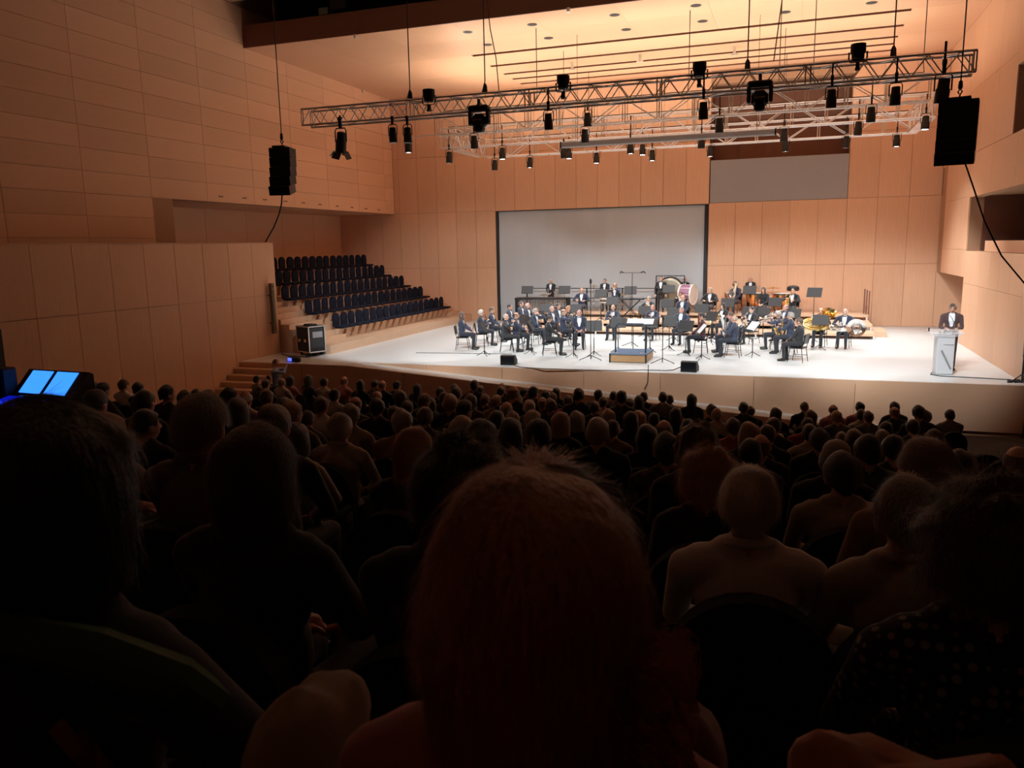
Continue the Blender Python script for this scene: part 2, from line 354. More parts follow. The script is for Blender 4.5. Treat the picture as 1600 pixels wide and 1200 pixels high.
# ------------------------------------------------------------------ seats of the side tiers
def seat_meshes(pref, fab, wd):
    # facing +Y, origin at the floor under the seat
    b = MB(); prof = []
    for a in range(0, 181, 18): prof.append((.205*math.cos(R(a)), .74+.20*math.sin(R(a))))
    prof += [(-.19, .44), (.19, .44)]
    b.prism(prof, -.24, -.17, 'y')
    back = b.mesh(pref+'backrest', fab)
    seat = MB().bev((0, .02, .43), (.44, .40, .09), .035).mesh(pref+'seat', fab)
    ped = MB().prism([(-.17, 0), (-.10, 0), (.05, .40), (-.17, .40)], -.16, .16, 'x').mesh(pref+'pedestal', wd)
    return back, seat, ped
ts = seat_meshes('tier_', seat_blue, wood_s)
rows = ['front','second','middle','fourth','top']
for k in range(5):
    for i in range(18):
        y = 25.45+.553*i - (.25 if k in (1, 2) else 0) - (.35 if k > 2 else 0)
        if y > 35.1: continue
        x = -15.75-.98*k; z = ZT0+TRISE*k
        d = thing('tier_seat', 'dark blue round-backed tier seat, %s from the near stairs, %s row' % (ORD[i+1], rows[k]), 'seat', (x, y, z), R(-90+random.uniform(-4, 4)), 'seats on the side tiers')
        for nme, me in zip(('backrest', 'seat', 'pedestal'), ts): ob(nme, me, d)
# gallery seats showing above the parapet
gs = MB().prism([(.2*math.cos(R(a)), .72+.19*math.sin(R(a))) for a in range(0, 181, 20)]+[(-.2, .4), (.2, .4)], -.24, -.18, 'y').mesh('gallery_back', seat_dark)
gp = MB().bev((0, .02, .42), (.44, .4, .09), .03).box((0, -.02, .2), (.3, .3, .4)).mesh('gallery_seat_base', seat_dark)
for i, px in enumerate([62, 97, 175, 207, 277, 356, 372]):
    d = ray(px, 378); t = -17.9/d.x
    o = thing('gallery_seat', 'dark gallery seat top showing above the parapet, %s from left' % ORD[i+1], 'seat', (-17.9, d.y*t, CAMZ-.60), R(-90), 'gallery seats behind the parapet')
    ob('backrest', gs, o); ob('seat', gp, o)

# ------------------------------------------------------------------ trusses
unit_rod = {}
def rod(parent, name, a, b, r, m=alu):
    """a straight round bar from a to b sharing one unit mesh per radius"""
    a, b = Vector(a), Vector(b); key = (round(r, 4), m.name)
    if key not in unit_rod: unit_rod[key] = MB().tube([(0, 0, 0), (0, 0, 1)], r, 6).mesh(name, m, True)
    o = ob(name, unit_rod[key], parent, a); d = b-a
    o.rotation_mode = 'QUATERNION'; o.rotation_quaternion = Vector((0, 0, 1)).rotation_difference(d.normalized()); o.scale = (1, 1, d.length)
    return o
def truss(label, p0, p1, h, w, pitch, kind, nm='lighting_truss'):
    """box truss from p0 to p1 (bottom centre line); kind 'zig' or 'post'"""
    p0, p1 = Vector(p0), Vector(p1); L = (p1-p0).length; ax = (p1-p0).normalized(); sd = Vector((-ax.y, ax.x, 0))
    T = thing(nm, label, 'truss', p0)
    q = lambda s, side, z: ax*s + sd*(side*w/2) + Vector((0, 0, z))
    for s in (-1, 1):
        for z in (0, h): rod(T, 'chord', q(0, s, z), q(L, s, z), .026)
    n = max(1, round(L/pitch)); st = L/n
    for i in range(n):
        a, b, mid = i*st, (i+1)*st, (i+.5)*st
        for s in (-1, 1):
            if kind == 'zig':
                rod(T, 'brace', q(a, s, 0), q(mid, s, h), .013); rod(T, 'brace', q(mid, s, h), q(b, s, 0), .013)
            else:
                rod(T, 'brace', q(a, s, 0 if i % 2 else h), q(b, s, h if i % 2 else 0), .016)
                rod(T, 'post', q(a-.04, s, 0), q(a-.04, s, h), .016); rod(T, 'post', q(a+.04, s, 0), q(a+.04, s, h), .012)
        for z in (0, h):
            if kind == 'zig': rod(T, 'brace', q(a, -1, z), q(b, 1, z) if i % 2 == 0 else q(b, -1, z)+sd*0, .013) if False else rod(T, 'brace', q(a, -1 if i % 2 else 1, z), q(b, 1 if i % 2 else -1, z), .013)
            elif z == 0: rod(T, 'rung', q(a, -1, z), q(a, 1, z), .016); rod(T, 'rung', q(mid, -1, z), q(mid, 1, z), .016)
    if kind == 'zig':
        for i in range(0, 6):
            for e in (-.05, .05):
                s_ = min(max(i*L/5+e, 0), L)
                for s in (-1, 1): rod(T, 'post', q(s_, s, 0), q(s_, s, h), .016)
    else:
        for s in (-1, 1): rod(T, 'post', q(L, s, 0), q(L, s, h), .016)
    return T
T1Y, T1Z, T1H = 18.2, CAMZ+3.15, .39
ZR = CAMZ+3.97
truss('long aluminium front truss, nearest and highest in view', (-11.95, T1Y, T1Z), (3.12, T1Y, T1Z), T1H, .42, .55, 'zig')
truss('aluminium truss second from the audience, over the stage front', (-12.15, 26.8, ZR), (3.5, 26.8, ZR), .74, .42, 1.12, 'post')
truss('aluminium truss third from the audience, behind the grey screen casing', (-13.6, 30.3, ZR), (4.15, 30.3, ZR), .74, .42, 1.12, 'post')
truss('rearmost aluminium truss, closest to the back wall', (-13.2, 34.2, ZR), (4.15, 34.2, ZR), .74, .42, 1.12, 'post')
for x, l in ((-13.3, 'left'), (4.0, 'right')):
    truss('short side truss joining the two rear trusses at the %s end' % l, (x, 30.49, ZR), (x, 34.01, ZR), .74, .42, .57, 'post')
# invented fill battens on top of the stage trusses, added to brighten the ceiling
for i, (x0, x1, y) in enumerate(((-11.9, 3.3, 26.8), (-13.3, 3.9, 30.3), (-12.9, 3.9, 34.2))):
    bt = thing('added_batten', 'added fill light, slim dark batten along the top of the %s truss' % ('second', 'third', 'rearmost')[i], 'fill light', ((x0+x1)/2, y, ZR+.77))
    MB().box((0, 0, .025), (x1-x0, .10, .05)).build('housing', black_m, bt)
    ld = bpy.data.lights.new('added_fill_light', 'AREA'); ld.shape = 'RECTANGLE'; ld.size = x1-x0; ld.size_y = .10; ld.energy = UP_W; ld.color = (1, .87, .72)
    ob('added_fill_light', ld, bt, (0, 0, .06), (R(180), 0, 0))
bt = thing('added_batten', 'added fill light, slim dark batten on top of the left side truss', 'fill light', (-13.3, 32.25, ZR+.77))  # further added fill, brightens the left side
MB().box((0, 0, .025), (.10, 3.4, .05)).build('housing', black_m, bt)
ld = bpy.data.lights.new('added_fill_light', 'AREA'); ld.shape = 'RECTANGLE'; ld.size = .10; ld.size_y = 3.4; ld.energy = UP_W*.26; ld.color = (1, .87, .72)
ob('added_fill_light', ld, bt, (0, 0, .06), (R(180), 0, 0))
rod(None, 'steel_pipe', atY(628, 216, 26.6), (-12.15, 26.6, ZR+.02), .02)
tag(bpy.data.objects['steel_pipe'], 'thin pipe sticking out left from the second truss', 'pipe')
# grey casing of the roll-up screen
a, b = atY(877, 228, 28.3), atY(1212, 205, 28.3); z = (a.z+b.z)/2
d = thing('screen_casing', 'long light grey casing of a roll-up screen under the trusses', 'screen casing', (a.x, 28.3, z))
MB().bev(((b.x-a.x)/2, 0, 0), (b.x-a.x, .2, .2), .03).build('housing', mat('casing_grey', (.36, .35, .345), .5), d)
for x in (0, b.x-a.x): MB().bev((x, 0, 0), (.05, .23, .23), .02).build('end_cap', dark_metal, d)
for x in (.6, b.x-a.x-.6): rod(d, 'hanger', (x, 0, .1), (x, 0, ZC-z), .008, dark_metal)

# suspension ropes
def rope(label, pts, r=.014, nm='suspension_rope'):
    return tag(MB().tube(pts, r, 5).build(nm, rope_m), label, 'rope')
for i, (px, z1, y) in enumerate([(641, 13.5, T1Y), (758, 12.1, T1Y), (1168, 12.1, T1Y), (1396, 12.1, T1Y)]):
    p = atY(px, 150-(px-641)*.09, y); rope('dark rope holding up the front truss, %s from left' % ORD[i+1], [(p.x, y-.21, T1Z+T1H), (p.x, y, T1Z+T1H+.3), (p.x, y, min(z1, ZU))])
    o = thing('chain_motor', 'small black rigging hook on the front truss rope, %s from left' % ORD[i+1], 'hook', (p.x, y, T1Z+T1H))
    MB().lathe([(.03, .02), (.06, .06), (.05, .2), (.02, .26)], 10).build('hook_block', black_m, o, True); MB().tube([(0, 0, .0), (.03, 0, .02), (0, 0, .05)], .012, 6).build('hook', steel, o)
for i, (px, py) in enumerate([(839, 45), (1080, 20), (1222, 2), (1275, 8), (1480, 14)]):
    p = atZ(px, py, ZC) if i < 4 else Vector((3.3, 27.1, ZC)); rope('dark rope from the stage ceiling to the rear trusses, %s from left' % ORD[i+1], [(p.x, 26.59, ZR+.74), (p.x, 26.9, ZR+1.1), (p.x, 26.9, ZC)])
for i, (x, y) in enumerate(((-8.5, 30.3), (-.6, 30.3), (-8.5, 34.2), (-.6, 34.2))):
    rope('thin rope between the ceiling and the %s truss, %s one' % ('third' if y < 31 else 'rearmost', 'left' if x < -4 else 'right'), [(x, y-.21, ZR+.74), (x, y, ZR+1.1), (x, y, ZC)], .010)
rope('slack cable hanging from the ceiling to the front truss', [atY(761, 0, T1Y), atY(766, 45, T1Y), atY(775, 90, T1Y), atY(780, 145, T1Y)], .012, 'slack_cable')
rope('slanting rope above the large moving light on the front truss', [atY(1222, 0, T1Y+.3), atY(1209, 95, T1Y+.3)], .012)

# ------------------------------------------------------------------ stage lanterns
def par_meshes(tagname, L, r):
    body = MB().lathe([(r*.55, L*.5), (r*.8, L*.46), (r*.86, L*.1), (r, L*.05), (r, -L*.5), (r*.92, -L*.5), (r*.9, -L*.42)], 14).mesh(tagname+'_can', black_m, True)
    lens = MB().lathe([(r*.88, -L*.44), (r*.88, -L*.46)], 14).mesh(tagname+'_lens', lens_on)
    yoke = MB().tube([(-r*1.15, 0, 0), (-r*1.15, 0, L*.55), (-r*.9, 0, L*.68), (r*.9, 0, L*.68), (r*1.15, 0, L*.55), (r*1.15, 0, 0)], .012, 6).mesh(tagname+'_yoke', black_m)
    clamp = MB().box((0, 0, L*.68+.07), (.05, .05, .14)).tube([(-.03, 0, L*.68+.16), (.03, 0, L*.68+.16)], .045, 8).mesh(tagname+'_clamp', black_m)
    return body, lens, yoke, clamp
PM = {'near': par_meshes('near', .36, .10), 'far': par_meshes('far', .44, .13)}
leaf = MB().box((0, 0, -.06), (.17, .006, .13)).mesh('barn_door', black_m)
head_m = MB().bev((0, 0, 0), (.34, .30, .34), .09).bev((0, 0, -.17), (.22, .22, .14), .04).mesh('moving_head', black_m)
arm_m = MB().bev((-.22, 0, .1), (.08, .18, .36), .03).bev((.22, 0, .1), (.08, .18, .36), .03).bev((0, 0, .3), (.5, .28, .12), .04).mesh('moving_arm', black_m)
band_m = MB().box((0, -.16, .02), (.22, .012, .03)).mesh('head_band', mat('band_grey', (.2, .19, .18), .4))
NL = [0]
def spot(parent, loc, target, W, cone, blend=.25, size=.12, col=(.90, .965, 1.0)):
    ld = bpy.data.lights.new('stage_spot', 'SPOT'); ld.energy = W; ld.spot_size = R(cone); ld.spot_blend = blend; ld.shadow_soft_size = size; ld.color = col
    o = ob('stage_spot', ld, parent)
    d = Vector(target)-Vector(loc); o.rotation_mode = 'QUATERNION'; o.rotation_quaternion = Vector((0, 0, -1)).rotation_difference(d.normalized())
    o.location = d.normalized()*.34
def lantern(px, py, Y, label, kind='par', tilt=(0, 0), light=None, grp='lanterns on the trusses'):
    zt = T1Z if Y < 22 else ZR; ty = Y; Y = Y-.21
    p = atY(px, py, Y)
    d = thing('stage_lantern', label, 'stage light', p, 0, grp)
    size = 'near' if Y < 22 else 'far'
    if kind in ('par', 'fresnel', 'up'):
        b, l, y, c = PM[size]
        e = (R(tilt[0]), R(tilt[1]), 0)
        if kind == 'up': e = (R(180), 0, 0)
        body = ob('can', b, d, rot=e); ob('lens', l, body)
        if kind == 'up': 
            o = ob('yoke', y, d, rot=(R(180), 0, 0)); ob('clamp', c, d, rot=(R(180), 0, 0)); d.scale = (1.45, 1.45, .8)
        else:
            ob('yoke', y, d); ob('clamp', c, d); top = p.z+(.36 if size == 'near' else .44)*.68+.14
            zt += 0 if zt > top else (T1H if Y < 22 else .74)
            if zt > top: rod(d, 'drop_pipe', (0, 0, top-p.z), (0, 0, zt-p.z), .02, dark_metal)
        if kind == 'fresnel':
            for a in range(4):
                o = ob('barn_door', leaf, body, loc=(.115*math.sin(R(90*a)), .115*math.cos(R(90*a)), -.18)); o.rotation_euler = (R(35), 0, R(-90*a))
            d.scale = (1.35,)*3
    else:
        if zt > p.z+.48: rod(d, 'drop_pipe', (0, 0, .48), (0, 0, zt-p.z), .02, dark_metal)
        ob('head', head_m, d); ob('arm', arm_m, d); ob('band', band_m, d)
        MB().box((0, 0, .42), (.06, .06, .16)).build('clamp', black_m, d)
        if kind == 'small': d.scale = (.8,)*3
    if light: spot(d, p, light[0], light[1], light[2], light[3] if len(light) > 3 else .25, col=light[4] if len(light) > 4 else (.90, .965, 1.0))
    return d
fo = ['first','second','third','fourth','fifth','sixth','seventh','eighth','ninth','tenth','eleventh','twelfth','thirteenth','fourteenth','fifteenth']
front = [(533,222,'fresnel',(14,14)),(614,211,'par',(4,0)),(637,211,'par',(4,2)),(857,190,'par',(6,0)),(1099,173,'par',(8,0)),(1299,154,'par',(8,0)),(1399,150,'par',(6,0)),(1473,142,'fresnel2',(6,4))]
aim = [(-13.2, 28, .2), (-11.5, 27, .2), (-8.6, 26.5, .2), (-5.2, 27, .2), (-2.8, 26.5, .2), (-.2, 26.5, .2), (1.6, 27, .2), (3, 26, .2)]
for i, (x, y, k, t) in enumerate(front):
    lab = {'fresnel': 'black lantern with open barn doors at the left end of the front truss', 'fresnel2': 'large black lantern with bright lens at the right end of the front truss'}.get(k, 'black par lantern hung under the front truss, %s from left' % fo[i])
    dd = lantern(x, y, T1Y, lab, 'fresnel' if k == 'fresnel' else 'par', t, (aim[i], FRONT_W, 61.5, .35))
    if k == 'fresnel2': dd.scale = (1.3,)*3
lantern(638, 229, 26.8, 'black par lantern just below another one left of the second truss', 'par')
for i, (x, y) in enumerate([(670,150),(880,129),(1093,109),(1341,81)]):
    p = atY(x, y, T1Y); lantern(x, y, T1Y, 'black lantern standing upright on top of the front truss, %s from left' % fo[i], 'up')
lantern(749, 190, T1Y, 'bulky black moving light under the left half of the front truss', 'moving')
lantern(1187, 155, T1Y, 'bulky black moving light under the right half of the front truss', 'moving')
for i, (x, y) in enumerate([(741,222),(918,187),(914,212),(1124,196),(1361,179),(1225,211)]):
    lantern(x, y, 26.8 if i != 5 else 30.3, 'black lantern hung in the second truss, %s from left' % fo[i] if i != 5 else 'black lantern with a bright lens hung from the third truss at right', 'par', (6, 0), ((-8+2.6*i, 31, .2), TOP_W, 80, .4) if i in (0, 2, 4, 5) else None)
rear = [(702,246),(773,258),(785,240),(828,254),(881,238),(889,240),(932,247),(985,231),(1004,234),(1019,243),(1096,222),(1110,236),(1227,228),(1322,222),(1341,201),(1401,220),(1446,192)]
for i, (x, y) in enumerate(rear):
    Y = 30.3 if i in (0, 2, 4, 7, 10, 14, 16) else 34.2
    p = atY(x, y, Y)
    lt = ((p.x*.9-.4, p.y-3.2 if Y > 33 else p.y-1.5, 0), TOP_W, 86, .5) if i in (0, 1, 4, 6, 8, 9, 11, 12, 13, 15, 16) else None
    lantern(x, y, Y, 'black lantern with a glowing lens under the rear trusses, %s from left' % ORD[i+1], 'par', (random.uniform(-4, 4), random.uniform(-4, 4)), lt)

# ------------------------------------------------------------------ line arrays
def line_array(label, px0, py0, py1, w, n, rz, cable):
    top = atY(px0, py0, 16.4); bot = atY(px0, py1, 16.4); H = top.z-bot.z
    d = thing('line_array', label, 'loudspeaker', (top.x, 16.4, bot.z), rz)
    hh = H/n
    for i in range(n):
        a = R(-1-i*3.2); y = -.02*i*i*.5
        MB().bev((0, y, H-hh*(i+.5)), (w, .42, hh*.995), .006, Matrix.Rotation(-a, 3, 'X')).build('cabinet', blackg if i == n-1 else black_m, d)
    MB().box((0, 0, H+.02), (w*.6, .5, .04)).build('flying_frame', black_m, d)
    MB().tube([(0, 0, H+.02), (0, 0, H+.1), (.035, 0, H+.16), (0, 0, H+.2), (-.035, 0, H+.16), (-.01, 0, H+.12)], .014, 6).build('hook', dark_metal, d)
    MB().lathe([(.03, H+.2), (.04, H+.24), (.03, H+.34)], 8).build('hook_block', black_m, d)
    MB().tube([(0, 0, H+.3), (0, 0, ZU-bot.z)], .012, 5).build('rope', rope_m, d)
    inv = Matrix.Rotation(-rz, 4, 'Z')
    MB().tube([inv @ (c-Vector((top.x, 16.4, bot.z))) for c in cable], .016, 6).build('cable', black_m, d)
    return d
line_array('black line array hanging on a rope in front of the left wall', 441, 232, 304, .50, 5, R(14), [atY(441, 303, 16.4), atY(440, 318, 16.4), atY(436, 335, 16.4), atY(428, 355, 16.4), atY(415, 378, 16.6)])
line_array('black curved line array hanging at the upper right over the podium', 1499, 158, 256, .62, 5, R(-12), [atY(1508, 255, 16.4), atY(1520, 290, 16.4), atY(1538, 345, 16.4), atY(1565, 400, 16.3), atY(1600, 442, 16.2), atY(1680, 480, 16.0)])

# ------------------------------------------------------------------ column loudspeakers
d = ray(424, 482); t = -16.86/d.x; c = Vector((-16.8, d.y*t, d.z*t+CAMZ))
col = thing('column_speaker', 'slim olive column loudspeaker mounted on the end of the left parapet', 'loudspeaker', (c.x, c.y, c.z-.85))
MB().bev((0, 0, .85), (.13, .17, 1.72), .015).build('body', mat('olive_brown', (.13, .10, .055), .5), col)
MB().box((.068, 0, .78), (.008, .12, 1.4)).build('grille', mat('olive_grille', (.10, .075, .045), .6), col)
MB().lathe([(.03, .0), (.03, .01)], 12, Matrix.Translation((.066, 0, 1.6)) @ Matrix.Rotation(R(90), 4, 'Y')).build('tweeter', black_m, col)
for z in (.35, 1.3): MB().box((-.09, 0, z), (.1, .06, .05)).build('bracket', dark_metal, col)
p = atZ(1597, 599, 0)
col = thing('column_speaker', 'dark brown column loudspeaker on a pole at the right edge of the stage', 'loudspeaker', (p.x+.12, p.y+.1, 0))
MB().bev((.1, 0, 1.55), (.42, .30, 1.9), .02).build('body', mat('brown_cabinet', (.075, .04, .025), .5), col)
MB().tube([(-.1, 0, .02), (-.1, 0, .7)], .025, 8).build('pole', black_m, col)
for a in (30, 150, 270): MB().tube([(-.1, 0, .22), (-.1+.22*math.cos(R(a)), .22*math.sin(R(a)), .015)], .014, 6).build('leg', black_m, col)

# ------------------------------------------------------------------ stage furniture
def P0(x, y, z=0): return atZ(x, y, z)
# conductor's podium: fl (953,566) fr (1008,567)
a, b = P0(953, 566), P0(1010, 567)
pod = thing('podium', 'wooden conductor podium with blue carpet top and black rail', 'podium', (a.x, a.y, 0)); w = b.x-a.x
MB().box2((0, 0, .02), (w, 1.3, .24)).build('box', mat('oak_brown', (.42, .24, .11), .5, var=.15, nscale=5, stretch=(1, 8, 8)), pod)
MB().box2((-.02, -.02, .24), (w+.02, 1.32, .265)).build('carpet_top', mat('blue_grey_carpet', (.10, .15, .24), .9), pod)
for x in (0, w): MB().box2((x-.02, -.03, 0), (x+.02, .02, .27)).build('corner_trim', black_m, pod)
rz0 = .27
MB().tube([(.14, .15, rz0), (.14, .15, 1.08), (.22, .15, 1.17), (w-.12, .15, 1.17), (w-.04, .15, 1.08), (w-.04, .15, rz0)], .024, 8).build('rail', mat('blue_black_paint', (.02, .03, .05), .4), pod, True)
MB().box((.14, .1, rz0+.01), (.18, .04, .03)).box((w-.1, .1, rz0+.01), (.18, .04, .03)).build('rail_foot', alu, pod)

stand_n = [0]
deskme = MB().bev((0, 0, 0), (.52, .02, .36), .008).box((0, -.035, -.17), (.50, .06, .015)).mesh('stand_desk', desk_m)
knobme = MB().lathe([(.035, 0), (.03, .05)], 8, Matrix.Rotation(R(-90), 4, 'X')).mesh('stand_knob', black_m)
poleme = {}
legme = MB().tube([(0, 0, .16), (.16, 0, .05), (.27, 0, .012)], .011, 6).mesh('stand_leg', dark_metal)
LEV = [(31.1, 0), (32.4, .2), (34.4, .4), (99, .6)]
def lev(Y):
    for y, z in LEV:
        if Y < y: return z
def place(px, py, h):
    """stage position of a point h above whichever riser it stands on, seen at px,py"""
    best = None
    for z in (0, .2, .4, .6):
        p = atZ(px, py, z+h); e = abs(lev(p.y)-z)+(0 if p.y < 35.6 else p.y-35.6)
        if best is None or e < best[0]-1e-6: best = (e, p, z)
    p = best[1]; 
    if p.y > 35.4: p = atY(px, py, 35.4)
    return Vector((p.x, p.y, lev(p.y)))
def music_stand(px, py, label, h=1.0, face=None, tilt=-25, loc=None, paper=False):
    p = loc if loc else place(px, py, h)
    if face is None: face = math.atan2(-(24.2-p.y), (-4.6-p.x))   # unused sign, replaced below
    d = thing('music_stand', label, 'music stand', p, face, 'music stands of the band')
    key = round(h, 2)
    if key not in poleme: poleme[key] = MB().tube([(0, 0, .05), (0, 0, key*.6)], .016, 6).tube([(0, 0, key*.55), (0, 0, key-.02)], .010, 6).mesh('stand_pole', dark_metal)
    ob('pole', poleme[key], d)
    dk = ob('desk', deskme, d, (0, 0, h), (R(tilt), 0, 0)); ob('knob', knobme, dk, (0, .01, -.02))
    for k in range(3): ob('leg', legme, d, rot=(0, 0, R(90+120*k)))
    if paper:
        q = ob('sheet_music', MB().box((-.13, -.018, 0), (.25, .006, .33)).box((.13, -.018, 0), (.25, .006, .33)).mesh('sheet_music', white_p))
        q.matrix_world = Matrix.Translation(p) @ Matrix.Rotation(face, 4, 'Z') @ Matrix.Translation((0, 0, h)) @ Matrix.Rotation(R(tilt), 4, 'X')
        tag(q, 'open white pages on the stand '+label.split('with white pages ')[-1], 'sheet music')
    return d

# ------------------------------------------------------------------ people
def rotx(a): return Matrix.Rotation(a, 3, 'X')
def ik(s, h, l1, l2, hint):
    s, h, hint = Vector(s), Vector(h), Vector(hint); d = h-s; L = d.length
    if L > (l1+l2)*.985: h = s+d.normalized()*(l1+l2)*.985; d = h-s; L = d.length
    a = (l1*l1-l2*l2+L*L)/(2*L); hh = math.sqrt(max(l1*l1-a*a, 0)); n = d.normalized(); o = hint-n*hint.dot(n); o.normalize()
    return s+n*a+o*hh, h
SKIN, JACKET, SHIRT, TROUS, SHOE, DARK, LIP = range(7)
BODY = {}
def person_mesh(key, seated=True, lh=None, rh=None, lean=0, pitch=0, turn=0, female=False, wide=1.0, voxel=.014, tux=True, knees=.12, bare=False, lhint=(-1, -.3, -.6), rhint=(1, -.3, -.6), face=True, fingers=True):
    prim = []   # (type, a, b, ra, rb, mat)
    up = 0 if seated else .38
    hip = Vector((0, 0, .55+up)); RL = rotx(-lean)
    T = lambda p: RL @ (Vector(p)+Vector((0, 0, up))-hip)+hip
    def cap(a, b, ra, rb, m): prim.append(('c', Vector(a), Vector(b), ra, rb, m, None))
    def ell(c, r, m, rot=None): prim.append(('e', Vector(c), Vector(r), 0, 0, m, rot or Matrix.Identity(3)))
    ww = wide*(.9 if female else 1)
    ell(T((0, 0, .57)), (.175*wide, .135, .125), JACKET, RL)
    ell(T((0, -.005, .73)), (.155*ww, .125*wide, .18), JACKET, RL)
    ell(T((0, -.02, .91)), (.178*ww, .125, .18), JACKET, RL)
    cap(T((-.15*ww, -.02, 1.02)), T((.15*ww, -.02, 1.02)), .072, .072, JACKET)
    cap(T((-.07, -.015, 1.07)), T((.07, -.015, 1.07)), .055, .055, JACKET)
    cap(T((0, -.015, 1.07)), T((0, .012, 1.17)), .056, .054, SKIN)
    hc = T((0, .01, 1.235)); HM = Matrix.Rotation(turn, 3, 'Z') @ rotx(-lean*.4-pitch)
    Hh = lambda p: HM @ Vector(p)+hc
    ell(hc, (.078, .098, .102), SKIN, HM); ell(Hh((0, .035, -.055)), (.057, .062, .074), SKIN, HM)
    cap(Hh((0, .090, -.005)), Hh((0, .112, -.038)), .013, .017, SKIN)
    for s in (-1, 1): ell(Hh((s*.085, -.008, -.028)), (.016, .028, .036), SKIN, HM)
    # legs
    for s in (-1, 1):
        if seated:
            k = Vector((s*knees, .43, .53)); an = Vector((s*(knees+.005), .40, .10))
            cap((s*.09, .0, .545), k, .088*wide, .064, TROUS); cap(k, an, .062, .046, TROUS); cap(an-Vector((0, .03, .05)), (s*(knees+.02), .57, .036), .042, .036, SHOE)
            prim.append(('c', an, an-Vector((0, .02, .05)), .045, .042, SHOE, None))
        else:
            k = Vector((s*.10, .02, .50)); an = Vector((s*.105, -.02, .10))
            cap((s*.09, 0, .92), k, .092, .066, TROUS); cap(k, an, .064, .05, TROUS); cap(an-Vector((0, .02, .055)), (s*.13, .16, .036), .043, .036, SHOE)
    # arms
    hands = []
    for s, tgt, hint in ((-1, lh, lhint), (1, rh, rhint)):
        sh = T((s*.205*ww, -.02, 1.005)); 
        tgt = Vector(tgt) if tgt else (Vector((s*.10, .33, .64)) if seated else Vector((s*.27, .06, .80)))
        el, h = ik(sh, tgt, .285, .255, hint)
        am = SKIN if bare else JACKET
        cap(sh, el, .060, .047, am); cap(el, h, .046, .034, am)
        fd = (h-el).normalized(); cap(h+fd*.005, h+fd*.06, .034, .036, SKIN); hands.append((s, h+fd*.02, fd))
    mb = MB()
    for t, a, b, ra, rb, m, rot in prim:
        if t == 'e': mb.ball(a, tuple(b), 16, 10, rot=rot)
        else:
            ax = (b-a); L = ax.length; ax = ax.normalized() if L > 1e-6 else Vector((0, 0, 1)); pts = []; rr = []
            for i in range(5): an_ = math.pi/2*(1-i/4); pts.append(a-ax*ra*math.sin(an_)); rr.append(max(ra*math.cos(an_), .001))
            for i in range(5): an_ = math.pi/2*(i/4); pts.append(b+ax*rb*math.sin(an_)); rr.append(max(rb*math.cos(an_), .001))
            mb.tube(pts, rr, 12)
    me = mb.mesh('tmp', black_m); o = ob('tmp', me)
    rm = o.modifiers.new('r', 'REMESH'); rm.mode = 'VOXEL'; rm.voxel_size = voxel
    sm = o.modifiers.new('s', 'SMOOTH'); sm.factor = .5; sm.iterations = 5
    dg = bpy.context.evaluated_depsgraph_get(); dg.update()
    ev = o.evaluated_get(dg); out = bpy.data.meshes.new_from_object(ev); out.name = 'body_'+key
    bpy.data.objects.remove(o)
    # material by nearest primitive
    n = len(out.polygons); C = np.empty(n*3); out.polygons.foreach_get('center', C); C = C.reshape(-1, 3)
    best = np.full(n, 1e9); mi = np.zeros(n, int)
    for t, a, b, ra, rb, m, rot in prim:
        if t == 'e':
            q = (C-np.array(a)) @ np.array(rot); r = np.array(b); dd = (np.linalg.norm(q/r, axis=1)-1)*r.min()
        else:
            A, B = np.array(a), np.array(b); ab = B-A; tt = np.clip(((C-A)@ab)/max(ab@ab, 1e-9), 0, 1)
            dd = np.linalg.norm(C-A-tt[:, None]*ab, axis=1)-(ra+(rb-ra)*tt)
        sel = dd < best; best[sel] = dd[sel]; mi[sel] = m
    Ci = (C-np.array(hip)) @ np.array(RL)+np.array(hip)-np.array((0, 0, up))
    if tux:
        sh = (mi == JACKET) & (Ci[:, 1] > .035) & (np.abs(Ci[:, 0]) < np.minimum(.02+.24*(Ci[:, 2]-.74), .07)) & (Ci[:, 2] > .76) & (Ci[:, 2] < 1.10); mi[sh] = SHIRT
        col_ = (mi == SKIN) & (Ci[:, 2] < 1.105) & (Ci[:, 2] > 1.05) & (np.abs(Ci[:, 0]) < .08); mi[col_] = SHIRT
    out.materials.clear()
    for m in ('skin', 'jacket', 'shirt', 'trousers', 'shoe', 'dark', 'lip'): out.materials.append(black_m)
    out.polygons.foreach_set('material_index', mi); out.polygons.foreach_set('use_smooth', [True]*n)
    # eyes, brows, mouth, fingers as further islands of the same mesh
    ex = MB()
    if face:
        for s in (-1, 1):
            ex.ball(Hh((s*.032, .083, .004)), (.013, .010, .008), 8, 5, DARK, HM); ex.ball(Hh((s*.033, .088, .024)), (.018, .008, .005), 8, 4, DARK, HM)
        ex.ball(Hh((0, .090, -.075)), (.024, .008, .007), 8, 5, LIP, HM)
    if fingers:
        for s, h, fd in hands:
            side = fd.cross(Vector((0, 0, 1))); side = side.normalized() if side.length > .1 else Vector((1, 0, 0)); dn = side.cross(fd).normalized()
            if dn.z > 0: dn = -dn
            for i, (o_, l) in enumerate(((-.027, .060), (-.009, .068), (.009, .064), (.026, .052))):
                b0 = h+fd*.055+side*o_; b1 = b0+fd*l*.5+dn*.006; b2 = b1+(fd*.55+dn*.8).normalized()*l*.5
                ex.tube([b0, b1, b2], [.0095, .009, .007], 6, mi=SKIN)
            b0 = h+fd*.02-side*s*.03; b1 = b0+(fd*.6-side*s*.8).normalized()*.035; ex.tube([b0, b1, b1+(fd+dn*.4).normalized()*.03], [.012, .010, .008], 6, mi=SKIN)
    bm = bmesh.new(); bm.from_mesh(out)
